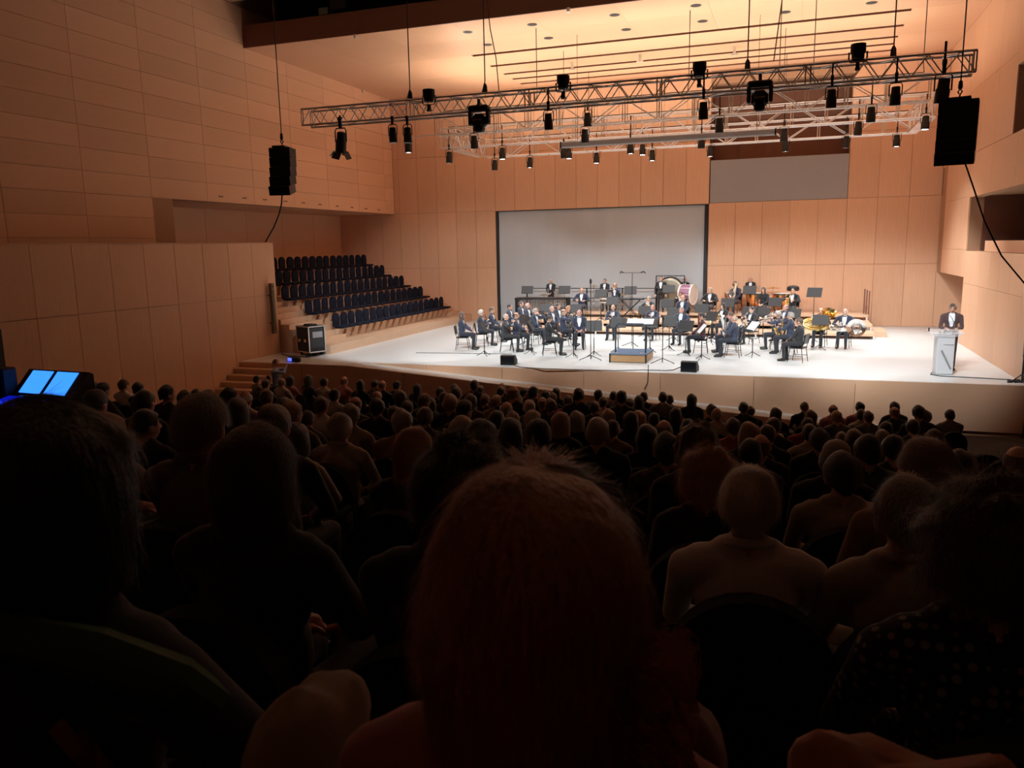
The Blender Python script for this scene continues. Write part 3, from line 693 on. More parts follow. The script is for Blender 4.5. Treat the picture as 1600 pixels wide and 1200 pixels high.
    if ex.v:
        nv = [bm.verts.new(v) for v in ex.v]
        for f, m in zip(ex.f, ex.m):
            try: ff = bm.faces.new([nv[i] for i in f]); ff.material_index = m; ff.smooth = True
            except ValueError: pass
    bm.to_mesh(out); bm.free()
    HM4 = HM.to_4x4(); HM4.translation = hc
    TM = RL.to_4x4(); TM.translation = T((0, 0, 0))-Vector((0, 0, 0))
    BODY[key] = (out, HM4, T((0, .062, 1.075)), RL)
    return out

SKINS = [mat('skin_%d' % i, c, .5, var=.06, nscale=20) for i, c in enumerate([(.62, .36, .26), (.55, .30, .21), (.68, .42, .32), (.60, .31, .25)])]
lipm = mat('lip', (.42, .16, .13), .5); eyem = mat('eye_dark', (.03, .02, .018), .3)
shoe_m = mat('black_shoe', (.012, .012, .012), .3)
HAIRC = {'k': ((.012, .010, .010), 'black'), 'n': ((.085, .046, .028), 'brown'), 'g': ((.32, .28, .25), 'grey'), 'w': ((.62, .58, .53), 'white'), 'y': ((.38, .23, .12), 'fair'), 'r': ((.46, .19, .085), 'reddish')}
HAIRC['c'] = ((.24, .145, .10), 'cropped')
HAIRM = {k: mat('hair_'+v[1], v[0], .45, var=.35, nscale=40, bump=.5, stretch=(3, 3, .6), sheen=.4) for k, v in HAIRC.items()}
CLOTH = {}
def cloth(c): 
    key = 'fabric_%02d_%02d_%02d' % tuple(int(v*99) for v in c)
    return mat(key, c, .85, var=.12, nscale=25, bump=.15, sheen=.2)

def hair_profile(style, ph):
    """lower limit of the hair at azimuth ph (0 = front)"""
    a = abs(ph)
    def lerp(pts):
        for (x0, y0), (x1, y1) in zip(pts, pts[1:]):
            if a <= x1: t = (a-x0)/(x1-x0); t = t*t*(3-2*t); return y0+(y1-y0)*t
        return pts[-1][1]
    return lerp({'short': [(0, .062), (.75, .055), (1.15, -.02), (1.5, .0), (1.9, -.045), (math.pi, -.085)],
                 'bob': [(0, .055), (.7, .045), (1.05, -.11), (1.6, -.13), (math.pi, -.135)],
                 'long': [(0, .060), (.6, .05), (.95, -.18), (1.6, -.24), (math.pi, -.30)],
                 'curly': [(0, .050), (.75, .04), (1.1, -.07), (1.6, -.08), (math.pi, -.11)],
                 'ring': [(0, -.0), (1.1, -.02), (1.6, -.02), (math.pi, -.08)]}[style])
def hair_point(style, ph, t, seed=0):
    off = {'short': .010, 'bob': .020, 'long': .018, 'curly': .034, 'ring': .006}[style]
    lo = hair_profile(style, ph); rz = .102+off
    top = rz if style != 'ring' else .045
    z = lo+(top-lo)*math.cos(t*math.pi/2)**(1.0 if style != 'ring' else 1)
    k = math.sqrt(max(1-(z/rz)**2, 0)) if (z > 0 or style in ('short', 'ring', 'curly')) else 1.0-.10*min(1, -z/.3)
    if z > 0: k = max(k, 0)
    elif style in ('short', 'ring'): k = math.sqrt(max(1-(z/.16)**2, 0))
    elif style == 'curly': k = math.sqrt(max(1-(z/.21)**2, 0))
    x = (.079+off)*k*math.sin(ph); y = (.099+off)*k*math.cos(ph)-.004
    v = Vector((x, y, z)); fr = {'curly': 26}.get(style, 14); am = {'short': .011, 'curly': .026, 'bob': .013, 'long': .013, 'ring': .003}[style]
    n = noise.noise(v*fr+Vector((seed*3.1, seed*1.7, seed)))*am
    return v+v.normalized()*n
HAIRS = {}
def hair_mesh(style, seed=0, nph=36, nt=12):
    key = (style, seed, nph)
    if key in HAIRS: return HAIRS[key]
    vs, fs = [], []
    for i in range(nph):
        ph = -math.pi+2*math.pi*i/nph
        if style == 'ring': ph = math.copysign(1.15+(abs(ph))*(math.pi-1.15)/math.pi, ph if ph else 1)
        for j in range(nt+1): vs.append(hair_point(style, ph, j/nt, seed))
    for i in range(nph):
        i2 = (i+1) % nph
        if style == 'ring' and (vs[i*(nt+1)]-vs[i2*(nt+1)]).length > .06: continue
        for j in range(nt): fs.append((i*(nt+1)+j, i*(nt+1)+j+1, i2*(nt+1)+j+1, i2*(nt+1)+j))
    me = MB().add(vs, fs).mesh('hair_'+style, HAIRM['n'], True)
    HAIRS[key] = me; return me
def strands(parent, style, m, n=5000, seed=1, w=.0011, fuzz=.012, scale=1.0, grow=1.0):
    rnd = random.Random(seed); vs, fs = [], []
    for i in range(n):
        ph = rnd.uniform(-math.pi, math.pi); t0 = rnd.random()**.8*.75; t1 = min(1.0, t0+rnd.uniform(.25, .6)); k = 6; base = len(vs)
        lift = rnd.random()**3*fuzz; dph = rnd.uniform(-.25, .25); cw = rnd.uniform(2, 5)
        for j in range(k):
            u = j/(k-1); p = hair_point(style, ph+dph*u, t0+(t1-t0)*u, seed)
            nrm = p.normalized(); p = p*grow+nrm*(.002+lift*u*u*2)
            if style == 'curly': p += Vector((math.sin(u*cw*3+i), math.cos(u*cw*3+i*2), math.sin(u*cw*2+i*3)))*.008
            sd = nrm.cross(Vector((0, 0, 1))); sd = sd.normalized() if sd.length > 1e-3 else Vector((1, 0, 0)); ww = w*(1-.75*u)
            vs += [p-sd*ww, p+sd*ww]
        for j in range(k-1): fs.append((base+2*j, base+2*j+1, base+2*j+3, base+2*j+2))
    me = bpy.data.meshes.new('hair_strands'); me.from_pydata([tuple(v) for v in vs], [], fs); me.materials.append(m)
    o = ob('hair_strands', me, parent); o['kind'] = 'stuff'; return o

def person(key, label, loc, rz, hair=None, hcol='n', skin=0, jacket=(.02, .025, .04), trous=(.015, .016, .025), shirt=(.8, .82, .85), scale=1.0, group=None, bow=True, hscale=1.0, seed=0, cat='person', shirt_m=None, jacket_m=None):
    me, HM4, nk, RL = BODY[key]
    d = thing('person', label, cat, loc, rz, group); d.scale = (scale,)*3
    b = ob('body', me, d)
    for i, m in enumerate([SKINS[skin % 4], jacket_m or cloth(jacket), shirt_m or cloth(shirt), cloth(trous), shoe_m, eyem, lipm]):
        b.material_slots[i].link = 'OBJECT'; b.material_slots[i].material = m
    h = None
    if hair:
        h = ob('hair', hair_mesh(hair, seed % 3), d); h.matrix_local = HM4 @ Matrix.Scale(hscale, 4)
        h.material_slots[0].link = 'OBJECT'; h.material_slots[0].material = HAIRM[hcol]
    if bow:
        t = ob('bow_tie', bow_me, d); t.matrix_local = Matrix.Translation(nk) @ RL.to_4x4()
    return d, h
bow_me = MB().prism([(-.055, -.022), (-.012, -.008), (.012, -.008), (.055, -.022), (.055, .022), (.012, .008), (-.012, .008), (-.055, .022)], -.012, .012, 'y').mesh('bow_tie', black_m)

# body types
V_ = .015
person_mesh('rest', lh=(-.09, .30, .66), rh=(.09, .32, .66), voxel=V_)
person_mesh('rest_f', lh=(-.07, .30, .66), rh=(.07, .32, .66), female=True, voxel=V_, tux=False)
person_mesh('clarinet', lh=(-.035, .25, .93), rh=(.035, .30, .82), pitch=.12, voxel=V_)
person_mesh('clar_down', lh=(-.03, .34, .74), rh=(.04, .36, .66), voxel=V_)
person_mesh('flute', lh=(.10, .24, 1.08), rh=(.33, .24, 1.06), pitch=.05, turn=-.25, voxel=V_)
person_mesh('trumpet', lh=(-.03, .29, 1.09), rh=(.03, .31, 1.09), voxel=V_)
person_mesh('trombone', lh=(-.05, .24, 1.08), rh=(.06, .42, .98), voxel=V_)
person_mesh('lap', lh=(-.20, .30, .78), rh=(.18, .30, .80), wide=1.08, voxel=V_)
person_mesh('hug', lh=(-.16, .32, .86), rh=(.16, .30, .92), pitch=.1, voxel=V_)
person_mesh('chin', lh=(-.02, .16, 1.12), rh=(.08, .32, .68), voxel=V_)
person_mesh('stand', seated=False, voxel=V_)
person_mesh('stand_hands', seated=False, lh=(-.08, .26, .98), rh=(.08, .28, .98), voxel=V_)
person_mesh('speak', seated=False, lh=(-.13, .30, 1.10), rh=(.13, .30, 1.10), pitch=.28, lean=.08, lhint=(-.5, -.5, -1), rhint=(.5, -.5, -1), voxel=V_)

# ------------------------------------------------------------------ instruments, built in the frame of the player (facing +Y, origin at the floor)
def inst(name, label, cat, loc, rz, scale, parts):
    d = thing(name, label, cat, loc, rz); d.scale = (scale,)*3
    for nm, me in parts: ob(nm, me, d)
    return d
def line(a, b, n): a, b = Vector(a), Vector(b); return [a+(b-a)*i/(n-1) for i in range(n)]
def aim_m(o, d): return Matrix.Translation(o) @ Vector((0, 0, 1)).rotation_difference(Vector(d).normalized()).to_matrix().to_4x4()
def bell(o, d, r0, r1, L, n=20, m=None): 
    prof = [(r0+(r1-r0)*(u**3.2), L*u) for u in [i/9 for i in range(10)]]
    return prof
IN = {}
def woodwind(key, a, b, body, r=.014, rb=.035):
    a, b = Vector(a), Vector(b); pts = line(a, b, 10); rr = [r*.6, r*.8]+[r]*5+[r*1.2, r*1.7, rb]
    k = MB()
    for i in range(2, 8):
        p = pts[i]; k.ball(p+Vector((0, .012, .004)), .009, 6, 4); k.tube([p+Vector((.012, .006, 0)), pts[i]+(b-a)*.07+Vector((.012, .006, 0))], .003, 5)
    IN[key] = [('tube', MB().tube(pts, rr, 10).mesh(key+'_tube', body, True)), ('keys', k.mesh(key+'_keys', steel))]
woodwind('clarinet', (0, .135, 1.155), (0, .40, .66), blackg)
woodwind('clar_down', (.03, .44, .92), (.0, .33, .40), blackg)
woodwind('oboe', (0, .135, 1.155), (0, .36, .70), blackg, .011, .022)
woodwind('flute', (-.06, .135, 1.165), (.60, .24, 1.08), silver, .0105, .0105)
woodwind('bassoon', (-.22, .10, 1.35), (.22, .10, .35), mat('maple_red', (.16, .04, .02), .3), .03, .035)
def mk_trumpet():
    ax = Vector((0, 1, -.10)).normalized(); o = Vector((0, .135, 1.155))
    t = MB().tube([o, o+ax*.30], .006, 8); up_ = Vector((0, .1, 1)).normalized()
    pts = [o+ax*.30, o+ax*.36-up_*.03, o+ax*.33-up_*.07, o+ax*.05-up_*.07, o+ax*.02-up_*.035, o+ax*.05]
    t.tube(pts, .006, 8)
    bl = MB().lathe(bell(0, 0, .007, .062, .26), 18, aim_m(o+ax*.26, ax), caps=False)
    v = MB()
    for i in range(3): c = o+ax*(.14+.03*i); v.tube([c-up_*.09, c+up_*.05], .011, 8)
    return [('tubing', t.mesh('trumpet_tubing', silver, True)), ('bell', bl.mesh('trumpet_bell', silver, True)), ('valve', v.mesh('trumpet_valve', silver, True))]
IN['trumpet'] = mk_trumpet()
def mk_trombone():
    o = Vector((0, .135, 1.155)); ax = Vector((0, 1, -.32)).normalized(); s = Vector((-.07, 0, .02))
    sl = MB().tube([o, o+ax*.75, o+ax*.80+s*.3+Vector((.06, 0, 0)), o+ax*.75+Vector((.075, 0, 0)), o+ax*.05+Vector((.075, 0, 0))], .009, 8)
    bt = MB().tube([o+ax*.05, o-ax*.10+s, o-ax*.18+s*1.6, o-ax*.1+s*2.2], .010, 8)
    bl = MB().lathe(bell(0, 0, .011, .105, .62), 20, aim_m(o-ax*.1+s*2.2, ax), caps=False)
    return [('slide', sl.mesh('trombone_slide', silver, True)), ('tuning_bow', bt.mesh('trombone_bow', brass, True)), ('bell', bl.mesh('trombone_bell', silver, True))]
IN['trombone'] = mk_trombone()
def mk_sax():
    p = [(0, .135, 1.15), (0, .20, 1.17), (.02, .24, 1.10), (.05, .26, .90), (.08, .28, .70), (.10, .33, .60), (.10, .41, .62), (.10, .45, .72)]
    b = MB().tube(p, [.008, .010, .013, .020, .030, .036, .042, .048], 12)
    bl = MB().lathe(bell(0, 0, .046, .075, .12), 18, aim_m((.10, .45, .71), (0, .25, 1)), caps=False)
    k = MB()
    for i in range(8): q = Vector((.03+.007*i, .275+.004*i, 1.02-.05*i)); k.lathe([(.015, 0), (.015, .008)], 10, aim_m(q, (.3, 1, 0)))
    return [('tube', b.mesh('sax_tube', brass, True)), ('bell', bl.mesh('sax_bell', brass, True)), ('keys', k.mesh('sax_keys', brass))]
IN['sax'] = mk_sax()
def ring(c, rx, rz, r, ax=(0, 1, 0), a0=0, a1=360, n=28):
    q = Vector((0, 1, 0)).rotation_difference(Vector(ax).normalized()); return [Vector(c)+q @ Vector((rx*math.cos(R(a0+(a1-a0)*i/n)), 0, rz*math.sin(R(a0+(a1-a0)*i/n)))) for i in range(n+1)]
def mk_horn(m):
    c = (.10, .24, .86); t = MB()
    for k, (rr, y) in enumerate(((.155, 0), (.145, .025), (.12, -.02), (.09, .01))): t.tube(ring((c[0], c[1]+y, c[2]), rr, rr, 0), .010, 8)
    t.tube([(0, .135, 1.155), (.02, .2, 1.10), (.05, .24, 1.01)], .007, 6)
    bl = MB().lathe(bell(0, 0, .02, .15, .28), 22, aim_m((.12, .20, .74), (.75, -.2, -.45)), caps=False)
    v = MB()
    for i in range(3): v.lathe([(.018, 0), (.018, .05)], 10, aim_m((c[0]-.04+.035*i, c[1]+.03, c[2]), (0, 1, 0)))
    return [('tubing', t.mesh('horn_tubing', m, True)), ('bell', bl.mesh('horn_bell', m, True)), ('valve', v.mesh('horn_valve', m, True))]
IN['horn'] = mk_horn(brass); IN['horn_silver'] = mk_horn(silver)
def mk_euph(m):
    t = MB()
    for k, (rx, rz, y) in enumerate(((.13, .24, .30), (.10, .20, .34), (.075, .16, .27))): t.tube(ring((0, y, .90), rx, rz, 0), [.022, .017, .013][k], 8)
    t.tube([(0, .135, 1.155), (.04, .22, 1.12), (.08, .27, 1.05)], .008, 6)
    bl = MB().lathe(bell(0, 0, .045, .14, .45), 22, aim_m((-.10, .30, .88), (-.15, .1, 1)), caps=False)
    v = MB()
    for i in range(4): v.lathe([(.016, 0), (.016, .17)], 10, aim_m((-.03+.035*i, .37, .82), (.1, 0, 1)))
    return [('tubing', t.mesh('euph_tubing', m, True)), ('bell', bl.mesh('euph_bell', m, True)), ('valve', v.mesh('euph_valve', m, True))]
IN['euphonium'] = mk_euph(silver)
def mk_tuba(m):
    t = MB()
    for k, (rx, rz, y, z) in enumerate(((.42, .20, .34, .80), (.38, .16, .40, .80), (.33, .12, .36, .80), (.28, .09, .42, .80), (.2, .05, .40, .80))): t.tube(ring((.10, y, z), rx, rz, 0, (0, 1, .25)), [.05, .034, .024, .018, .015][k], 10)
    t.tube([(0, .135, 1.155), (.1, .24, 1.1), (.16, .32, .98)], .01, 6)
    bl = MB().lathe(bell(0, 0, .075, .24, .50), 26, aim_m((-.25, .30, .84), (-.25, .55, .75)), caps=False)
    v = MB()
    for i in range(4): v.lathe([(.022, 0), (.022, .2)], 10, aim_m((.02+.06*i, .46, .76), (-.6, 0, .3)))
    return [('tubing', t.mesh('tuba_tubing', m, True)), ('bell', bl.mesh('tuba_bell', m, True)), ('valve', v.mesh('tuba_valve', m, True))]
IN['tuba'] = mk_tuba(brass)
def mk_sousa(m):
    t = MB().tube(ring((.06, .34, .70), .38, .24, 0, (0, .25, 1)), .045, 10).tube(ring((.06, .34, .74), .26, .16, 0, (0, .25, 1)), .025, 8)
    v = MB()
    for i in range(3): v.lathe([(.022, 0), (.022, .16)], 10, aim_m((-.03+.07*i, .40, .76), (.15, .2, 1)))
    t.tube([(.2, .28, .76), (.1, .22, .86), (0, .2, .90)], .016, 6)
    bl = MB().lathe(bell(0, 0, .06, .30, .40), 28, aim_m((-.42, .22, .74), (-.10, 1, .02)), caps=False)
    return [('tubing', t.mesh('sousa_tubing', m, True)), ('bell', bl.mesh('sousa_bell', m, True)), ('valve', v.mesh('sousa_valve', m, True))]
IN['sousaphone'] = mk_sousa(silver)

# ------------------------------------------------------------------ stacking chair of the band
ch_seat = MB().bev((0, .02, .435), (.42, .42, .035), .012).mesh('chair_seat', blackg)
ch_back = MB().bev((0, -.215, .70), (.40, .03, .30), .012, rotx(R(10))).mesh('chair_back', blackg)
ch_leg = {(s, f): MB().tube([(s*.19, f*.17+.02, .43), (s*.215, f*.23+.02, .012)], .011, 6).mesh('chair_leg', dark_metal) for s in (-1, 1) for f in (-1, 1)}
ch_up = {s: MB().tube([(s*.19, -.15, .43), (s*.19, -.215, .60), (s*.185, -.25, .84)], .011, 6).mesh('chair_upright', dark_metal) for s in (-1, 1)}
ch_str = {s: MB().tube([(s*.205, .215, .20), (s*.205, -.175, .20)], .008, 6).mesh('chair_stretcher', dark_metal) for s in (-1, 1)}
def chair(loc, rz, label):
    d = thing('band_chair', label, 'chair', loc, rz, 'chairs of the band')
    ob('seat', ch_seat, d); ob('backrest', ch_back, d)
    for me in ch_leg.values(): ob('leg', me, d)
    for s in (-1, 1): ob('upright', ch_up[s], d); ob('stretcher', ch_str[s], d)
    return d

# ------------------------------------------------------------------ risers
XR0, XR1 = -11.6, 2.85
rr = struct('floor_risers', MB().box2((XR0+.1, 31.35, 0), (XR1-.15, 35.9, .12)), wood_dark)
for (y0, y1, z) in ((31.1, 32.4, .2), (32.4, 34.4, .4), (34.4, 36.1, .6)):
    n = 7
    for i in range(n):
        x0 = XR0+(XR1-XR0)*i/n; x1 = XR0+(XR1-XR0)*(i+1)/n
        MB().box2((x0+.004, y0, z-.09), (x1-.004, y1-.004, z)).build('platform', wood_s, rr)
    for i in range(n+1):
        x = min(max(XR0+(XR1-XR0)*i/n, XR0+.05), XR1-.05); MB().box2((x-.03, y0+.04, 0), (x+.03, y0+.1, z-.09)).build('riser_leg', alu, rr)
MB().box2((XR1, 31.9, 0), (XR1+.45, 33.6, .2)).build('step', wood_s, rr)
gr = thing('guard_rail', 'black metal guard rail along the back of the percussion riser', 'railing', (-11.85, 35.6, .6))
xs = [0, 1.25, 2.9, 4.55, 6.1]
for x in xs: MB().box((x, 0, .5), (.06, .04, 1.0)).build('post', black_m, gr)
for z in (1.0, .55): MB().tube([(0, 0, z), (6.1, 0, z)], .02, 6).build('rail', black_m, gr)
gr = thing('guard_rail', 'folded dark rail posts standing at the right end of the risers', 'railing', (2.72, 35.0, .6))
for k in range(3): MB().box((.06*k, -.35*k, .5), (.05, .04, 1.0-.04*k)).build('post', wood_dark, gr)
MB().box((.06, -.35, .3), (.03, .7, .04)).build('rail', wood_dark, gr)

# ------------------------------------------------------------------ the band
PODC = Vector((-4.65, 24.2, 0))
def facing(p, tgt=PODC, off=0): d = Vector(tgt)-p; return math.atan2(d.y, d.x)-math.pi/2+R(off)
NAVY, BLK = (.028, .036, .066), (.014, .014, .017)
MUS = []
def mus(px, py, pose, desc, hair='short', hc='k', instr=None, skin=0, jac=NAVY, face=None, z=None, bow=True, shirt=(.8, .82, .85), h=1.335, sc=.98, chair_=True, icat=None, Y=None):
    """px,py = top of the head in the photograph"""
    hh = h*sc
    p = place(px, py, hh) if Y is None else None
    if Y is not None: q = atY(px, py, Y); p = Vector((q.x, Y, lev(Y))); sc = min(max((q.z-p.z)/h, .85), 1.12)
    rz = facing(p) if face is None else R(face)
    d, hr = person(pose, desc, p, rz, hair, hc, skin, jac, (.016, .018, .028) if jac != BLK else (.012, .012, .015), shirt, sc, 'musicians of the band', bow, seed=len(MUS))
    short = desc.split(' with ')[0].split(' playing ')[0].split(' holding ')[0]
    if chair_ and not pose.startswith('stand'): chair(p, rz, 'black stacking chair under the '+' '.join(desc.split()[:11]))
    if instr:
        nm = {'clar_down': 'clarinet', 'horn_silver': 'french_horn', 'horn': 'french_horn', 'sax': 'saxophone'}.get(instr, instr)
        mt = {'clarinet': 'black clarinet', 'clar_down': 'black clarinet', 'oboe': 'black oboe', 'flute': 'silver flute', 'trumpet': 'silver trumpet', 'trombone': 'silver trombone', 'sax': 'brass saxophone', 'horn': 'brass french horn', 'horn_silver': 'silver french horn', 'euphonium': 'silver euphonium', 'tuba': 'large brass tuba', 'sousaphone': 'silver sousaphone', 'bassoon': 'dark red bassoon'}[instr]
        inst(nm, ' '.join((mt+' held by the '+desc).split()[:16]), nm.replace('_', ' '), p, rz, sc, IN[instr])
    MUS.append((d, p, desc)); return p, rz
F_, B_ = 'ring', None
mus(721,488,'clar_down','grey-haired musician at the far left end of the band','bob','n','clar_down',3,face=-75)
mus(751,484,'clarinet','white-haired clarinettist, second from the left end','short','w','clarinet',2,face=-70)
mus(768,480,'rest','brown-haired musician beside the white-haired clarinettist','short','n',None,0,face=-78)
mus(790,490,'flute','bald flautist in black jacket, third along the front from left','ring','g','oboe',0,BLK,face=-72)
mus(806,488,'clar_down','balding musician just right of the bald flautist','ring','k','clar_down',1,face=-75)
mus(796,475,'rest','dark-bearded musician behind the bald flautist','short','k',None,1,face=-85)
mus(814,471,'rest','brown-haired musician left of the pink-faced bald man','short','n',None,0,face=-95)
mus(824,473,'rest','pink-faced bald musician near the left percussion','ring','w',None,3,face=-100)
mus(836,482,'chin','grey-haired musician with a hand at his mouth','short','g',None,0,face=-100)
mus(862,478,'rest','pink bald musician behind the dark-haired front player','ring','g',None,3,face=-110)
mus(872,474,'rest','dark-haired musician behind the piccolo player','short','k',None,1,face=-115)
mus(857,493,'clar_down','dark-haired musician in black in front of the piccolo player','short','k','clar_down',0,BLK,face=-70)
mus(880,483,'trumpet','musician with receding brown hair playing piccolo','ring','n','trumpet',0,face=-85)
mus(888,478,'rest_f','woman in black with shoulder-length auburn hair','long','r',None,0,BLK,face=-140,bow=False,shirt=BLK,Y=29.5)
mus(905,484,'rest','bald man in open navy jacket facing the audience, left of centre','ring','w',None,3,face=-165,sc=1.0)
mus(909,457,'lap','bald bespectacled musician on the riser left of centre','ring','g',None,0,face=180)
mus(958,476,'oboe' if 'oboe' in BODY else 'clarinet','bald oboist left of the conductor podium','ring','n','oboe',0,face=178)
mus(961,456,'trumpet','bald trumpeter on the riser behind the oboist','ring','n','trumpet',1,face=178)
mus(1014,455,'trumpet','grey-haired horn player on the riser behind the podium','short','g','horn',0,BLK,face=180)
mus(1020,476,'clarinet','red-faced clarinettist right of the conductor podium','ring','n','clarinet',3,face=172)
mus(1064,456,'trumpet','musician with glasses in front of the bass drum','short','k','trumpet',1,BLK,face=170,Y=33.95)
mus(1067,469,'rest','balding musician behind the light-blue shirted man','ring','n',None,0,face=165)
mus(1065,480,'lap','grey-haired musician with pale blue shirt right of the podium','short','g',None,3,face=165,shirt=(.6, .72, .85),bow=False)
mus(1097,489,'rest_f','woman in a sleeveless dark red top with tied dark hair','short','k','bassoon',0,(.05, .012, .015),face=95,bow=False,shirt=(.05, .012, .015))
mus(1110,457,'lap','grey-haired musician with glasses on the riser beside the drape','short','g',None,0,BLK,face=165)
mus(1130,474,'rest','long-haired dark musician right of the tilted stand','bob','k','horn',0,BLK,face=140)
mus(1149,456,'rest','young curly dark-haired musician on the riser','curly','k','euphonium',1,(.03, .025, .05),face=160)
mus(1193,457,'rest_f','woman in black with long dark hair on the riser','long','k',None,0,BLK,face=165,bow=False,shirt=BLK)
mus(1142,488,'rest','musician half hidden behind the bald euphonium player','short','n',None,3,face=100)
mus(1148,493,'hug','balding euphonium player in navy at the right front','ring','g','euphonium',1,face=85,bow=False)
mus(1175,479,'hug','young dark-haired horn player behind a white-backed stand','short','k','horn_silver',2,BLK,face=130)
mus(1228,476,'rest','bald trombonist between the two saxophonists','ring','n','trombone',3,face=130)
mus(1239,458,'hug','saxophonist on the riser wearing a wide black hat',None,'k','sax',0,BLK,face=160)
mus(1217,487,'trombone','ruddy trombonist with pale blue shirt at the right','short','g','trombone',3,face=95,shirt=(.6, .72, .85),Y=27.65)
mus(1236,488,'hug','dark-grey-haired saxophonist at the right front','short','g','sax',0,face=80,Y=26.5)
mus(1250,497,'rest','dark-haired man in black jacket at the right end of the front row','short','n',None,1,BLK,face=70,bow=False)
mus(1283,481,'hug','balding tuba player behind a big brass tuba','ring','g','tuba',0,face=168)
mus(1321,482,'lap','bald sousaphone player at the far right of the band','ring','w','sousaphone',2,face=168)
# standing players
for (x, y, desc, hair, hc, Y, pose) in [(861,455,'bald percussionist behind the marimba','ring','w',34.9,'stand_hands'),(945,441,'percussionist with swept-up dark hair behind the cymbal stand','short','k',34.9,'stand_hands'),
     (1033,432,'tall standing percussionist beside the gong','short','n',34.9,'stand'),(1070,435,'balding percussionist standing behind the bass drum','ring','k',35.9,'stand_hands'),(1173,435,'bald percussionist standing behind a stand at the timpani','ring','g',35.88,'stand_hands')]:
    mus(x, y, pose, desc, hair, hc, None, 0, BLK, face=178, Y=Y, h=1.715)
# hat
p = MUS[32][1]
hat = thing('hat', 'wide black hat on the saxophonist standing out on the riser', 'hat', p+Vector((0, .04, 1.25)))
MB().lathe([(.21, -.10), (.24, -.03), (.22, .06), (.15, .10), (.02, .12)], 20).build('crown', black_m, hat, True); MB().lathe([(.24, -.04), (.27, -.05), (.24, -.06)], 20).build('brim', black_m, hat, True)
hat.location = Vector((p.x, p.y+.17, p.z+1.29))

# music stands: centre of the desk in the photograph, height of that centre, facing
def sd(px, py, h, face, label, tilt=-22, paper=False): return music_stand(px, py, label, h, R(face), tilt, paper=paper)
S = 'black music stand '
sd(756,511,.95,100,S+'in front of the white-haired clarinettist',-30)
sd(830,509,.95,100,S+'in front of the balding clarinettist at left',-30)
sd(896,511,.98,105,S+'in front of the piccolo player',-30)
sd(819,499,.95,60,S+'beside the grey-haired man covering his mouth')
sd(845,492,.95,70,S+'behind the dark-haired front player in black')
sd(928,509,.98,20,S+'between the piccolo player and the podium')
sd(966,504,.98,5,S+'in front of the bald oboist')
sd(1016,504,.98,-3,S+'in front of the red-faced clarinettist')
sd(1046,502,.98,-8,S+'just right of the tall microphone stand')
sd(1072,509,.95,-20,S+'at the knees of the grey-haired man in pale blue')
sd(1097,514,.95,-75,S+'with white pages beside the euphonium player',-40,True)
sd(1112,494,1.0,-40,S+'beside the woman in dark red')
sd(1177,510,.95,-60,S+'with white pages in front of the young horn player',-40,True)
sd(1282,500,.98,-12,S+'in front of the big brass tuba')
sd(1193,488,1.0,-25,S+'in front of the trombones')
sd(1240,490,1.0,-20,S+'behind the two front saxophonists')
sd(853,474,1.05,5,S+'in front of the marimba player at left')
sd(899,474,1.05,0,S+'in front of the bald bespectacled musician')
sd(957,478,1.05,0,S+'in front of the bald trumpeter')
sd(1008,485,1.02,0,S+'in front of the grey-haired horn player')
sd(1043,482,1.02,-5,S+'left of the bass drum')
sd(1053,489,1.02,-10,S+'in front of the pale blue shirted man')
sd(1097,474,1.08,-8,S+'right of the bass drum')
sd(1137,473,1.08,-12,S+'in front of the curly-haired young musician')
sd(1171,478,1.05,-15,S+'below the timpanist')
sd(1211,480,1.05,-15,S+'in front of the timpani')
sd(824,460,1.25,6,S+'at the left end of the marimba')
sd(882,460,1.25,3,S+'at the right end of the marimba')
sd(939,466,1.15,2,S+'in front of the percussionist with swept-up hair')
sd(985,461,1.25,0,S+'over the black keyboard')
sd(1045,459,1.25,0,S+'in front of the tall percussionist')
sd(1171,461,1.25,-5,S+'in front of the standing timpanist')
sd(1273,448,1.75,-18,S+'raised high, alone at the right rear')
# conductor's desk
q = atY(1000, 500, 25.3); cs = thing('conductor_desk', 'wide conductor stand with open white score behind the podium', 'music stand', (q.x, q.y, 0))
for o_ in (-.22, .22): MB().tube([(o_, 0, .02), (o_, 0, 1.02)], .014, 6).build('leg', dark_metal, cs)
MB().box((0, 0, .03), (.7, .4, .03)).build('base', dark_metal, cs); MB().bev((0, -.02, 1.06), (1.16, .03, .30), .01, rotx(R(-58))).build('desk', desk_m, cs)
tag(MB().box((q.x-.2, q.y-.02, 1.10), (.42, .006, .28), rotx(R(-58))).box((q.x+.23, q.y-.02, 1.10), (.42, .006, .28), rotx(R(-58))).build('score', white_p), 'open white score lying on the wide conductor stand', 'sheet music')

# microphones
def mic(label, px, py, h, two=False):
    p = P0(px, py); d = thing('microphone_stand', label, 'microphone stand', p)
    MB().tube([(0, 0, .02), (0, 0, h)], .013, 6).build('pole', black_m, d)
    for k in range(3): a = R(100+120*k); MB().tube([(0, 0, .14), (.40*math.cos(a), .40*math.sin(a), .015)], .012, 6).build('leg', black_m, d)
    if two:
        MB().tube([(-.28, 0, h), (.28, 0, h)], .010, 6).build('bar', black_m, d)
        for s in (-1, 1): MB().tube([(s*.28, -.05, h+.02), (s*.36, -.02, h+.05), (s*.42, .02, h-.02)], .022, 8).build('microphone', dark_metal, d)
    else: MB().lathe([(.015, h), (.035, h+.05), (.035, h+.13), (.01, h+.17)], 10).build('microphone', dark_metal, d, True)
mic('tall black microphone stand left of the conductor podium', 923, 562, 2.35)
mic('tall black stand with twin microphones right of the podium', 1035, 567, 2.75, True)
bpy.data.objects['microphone_stand.001'].location.x += .0
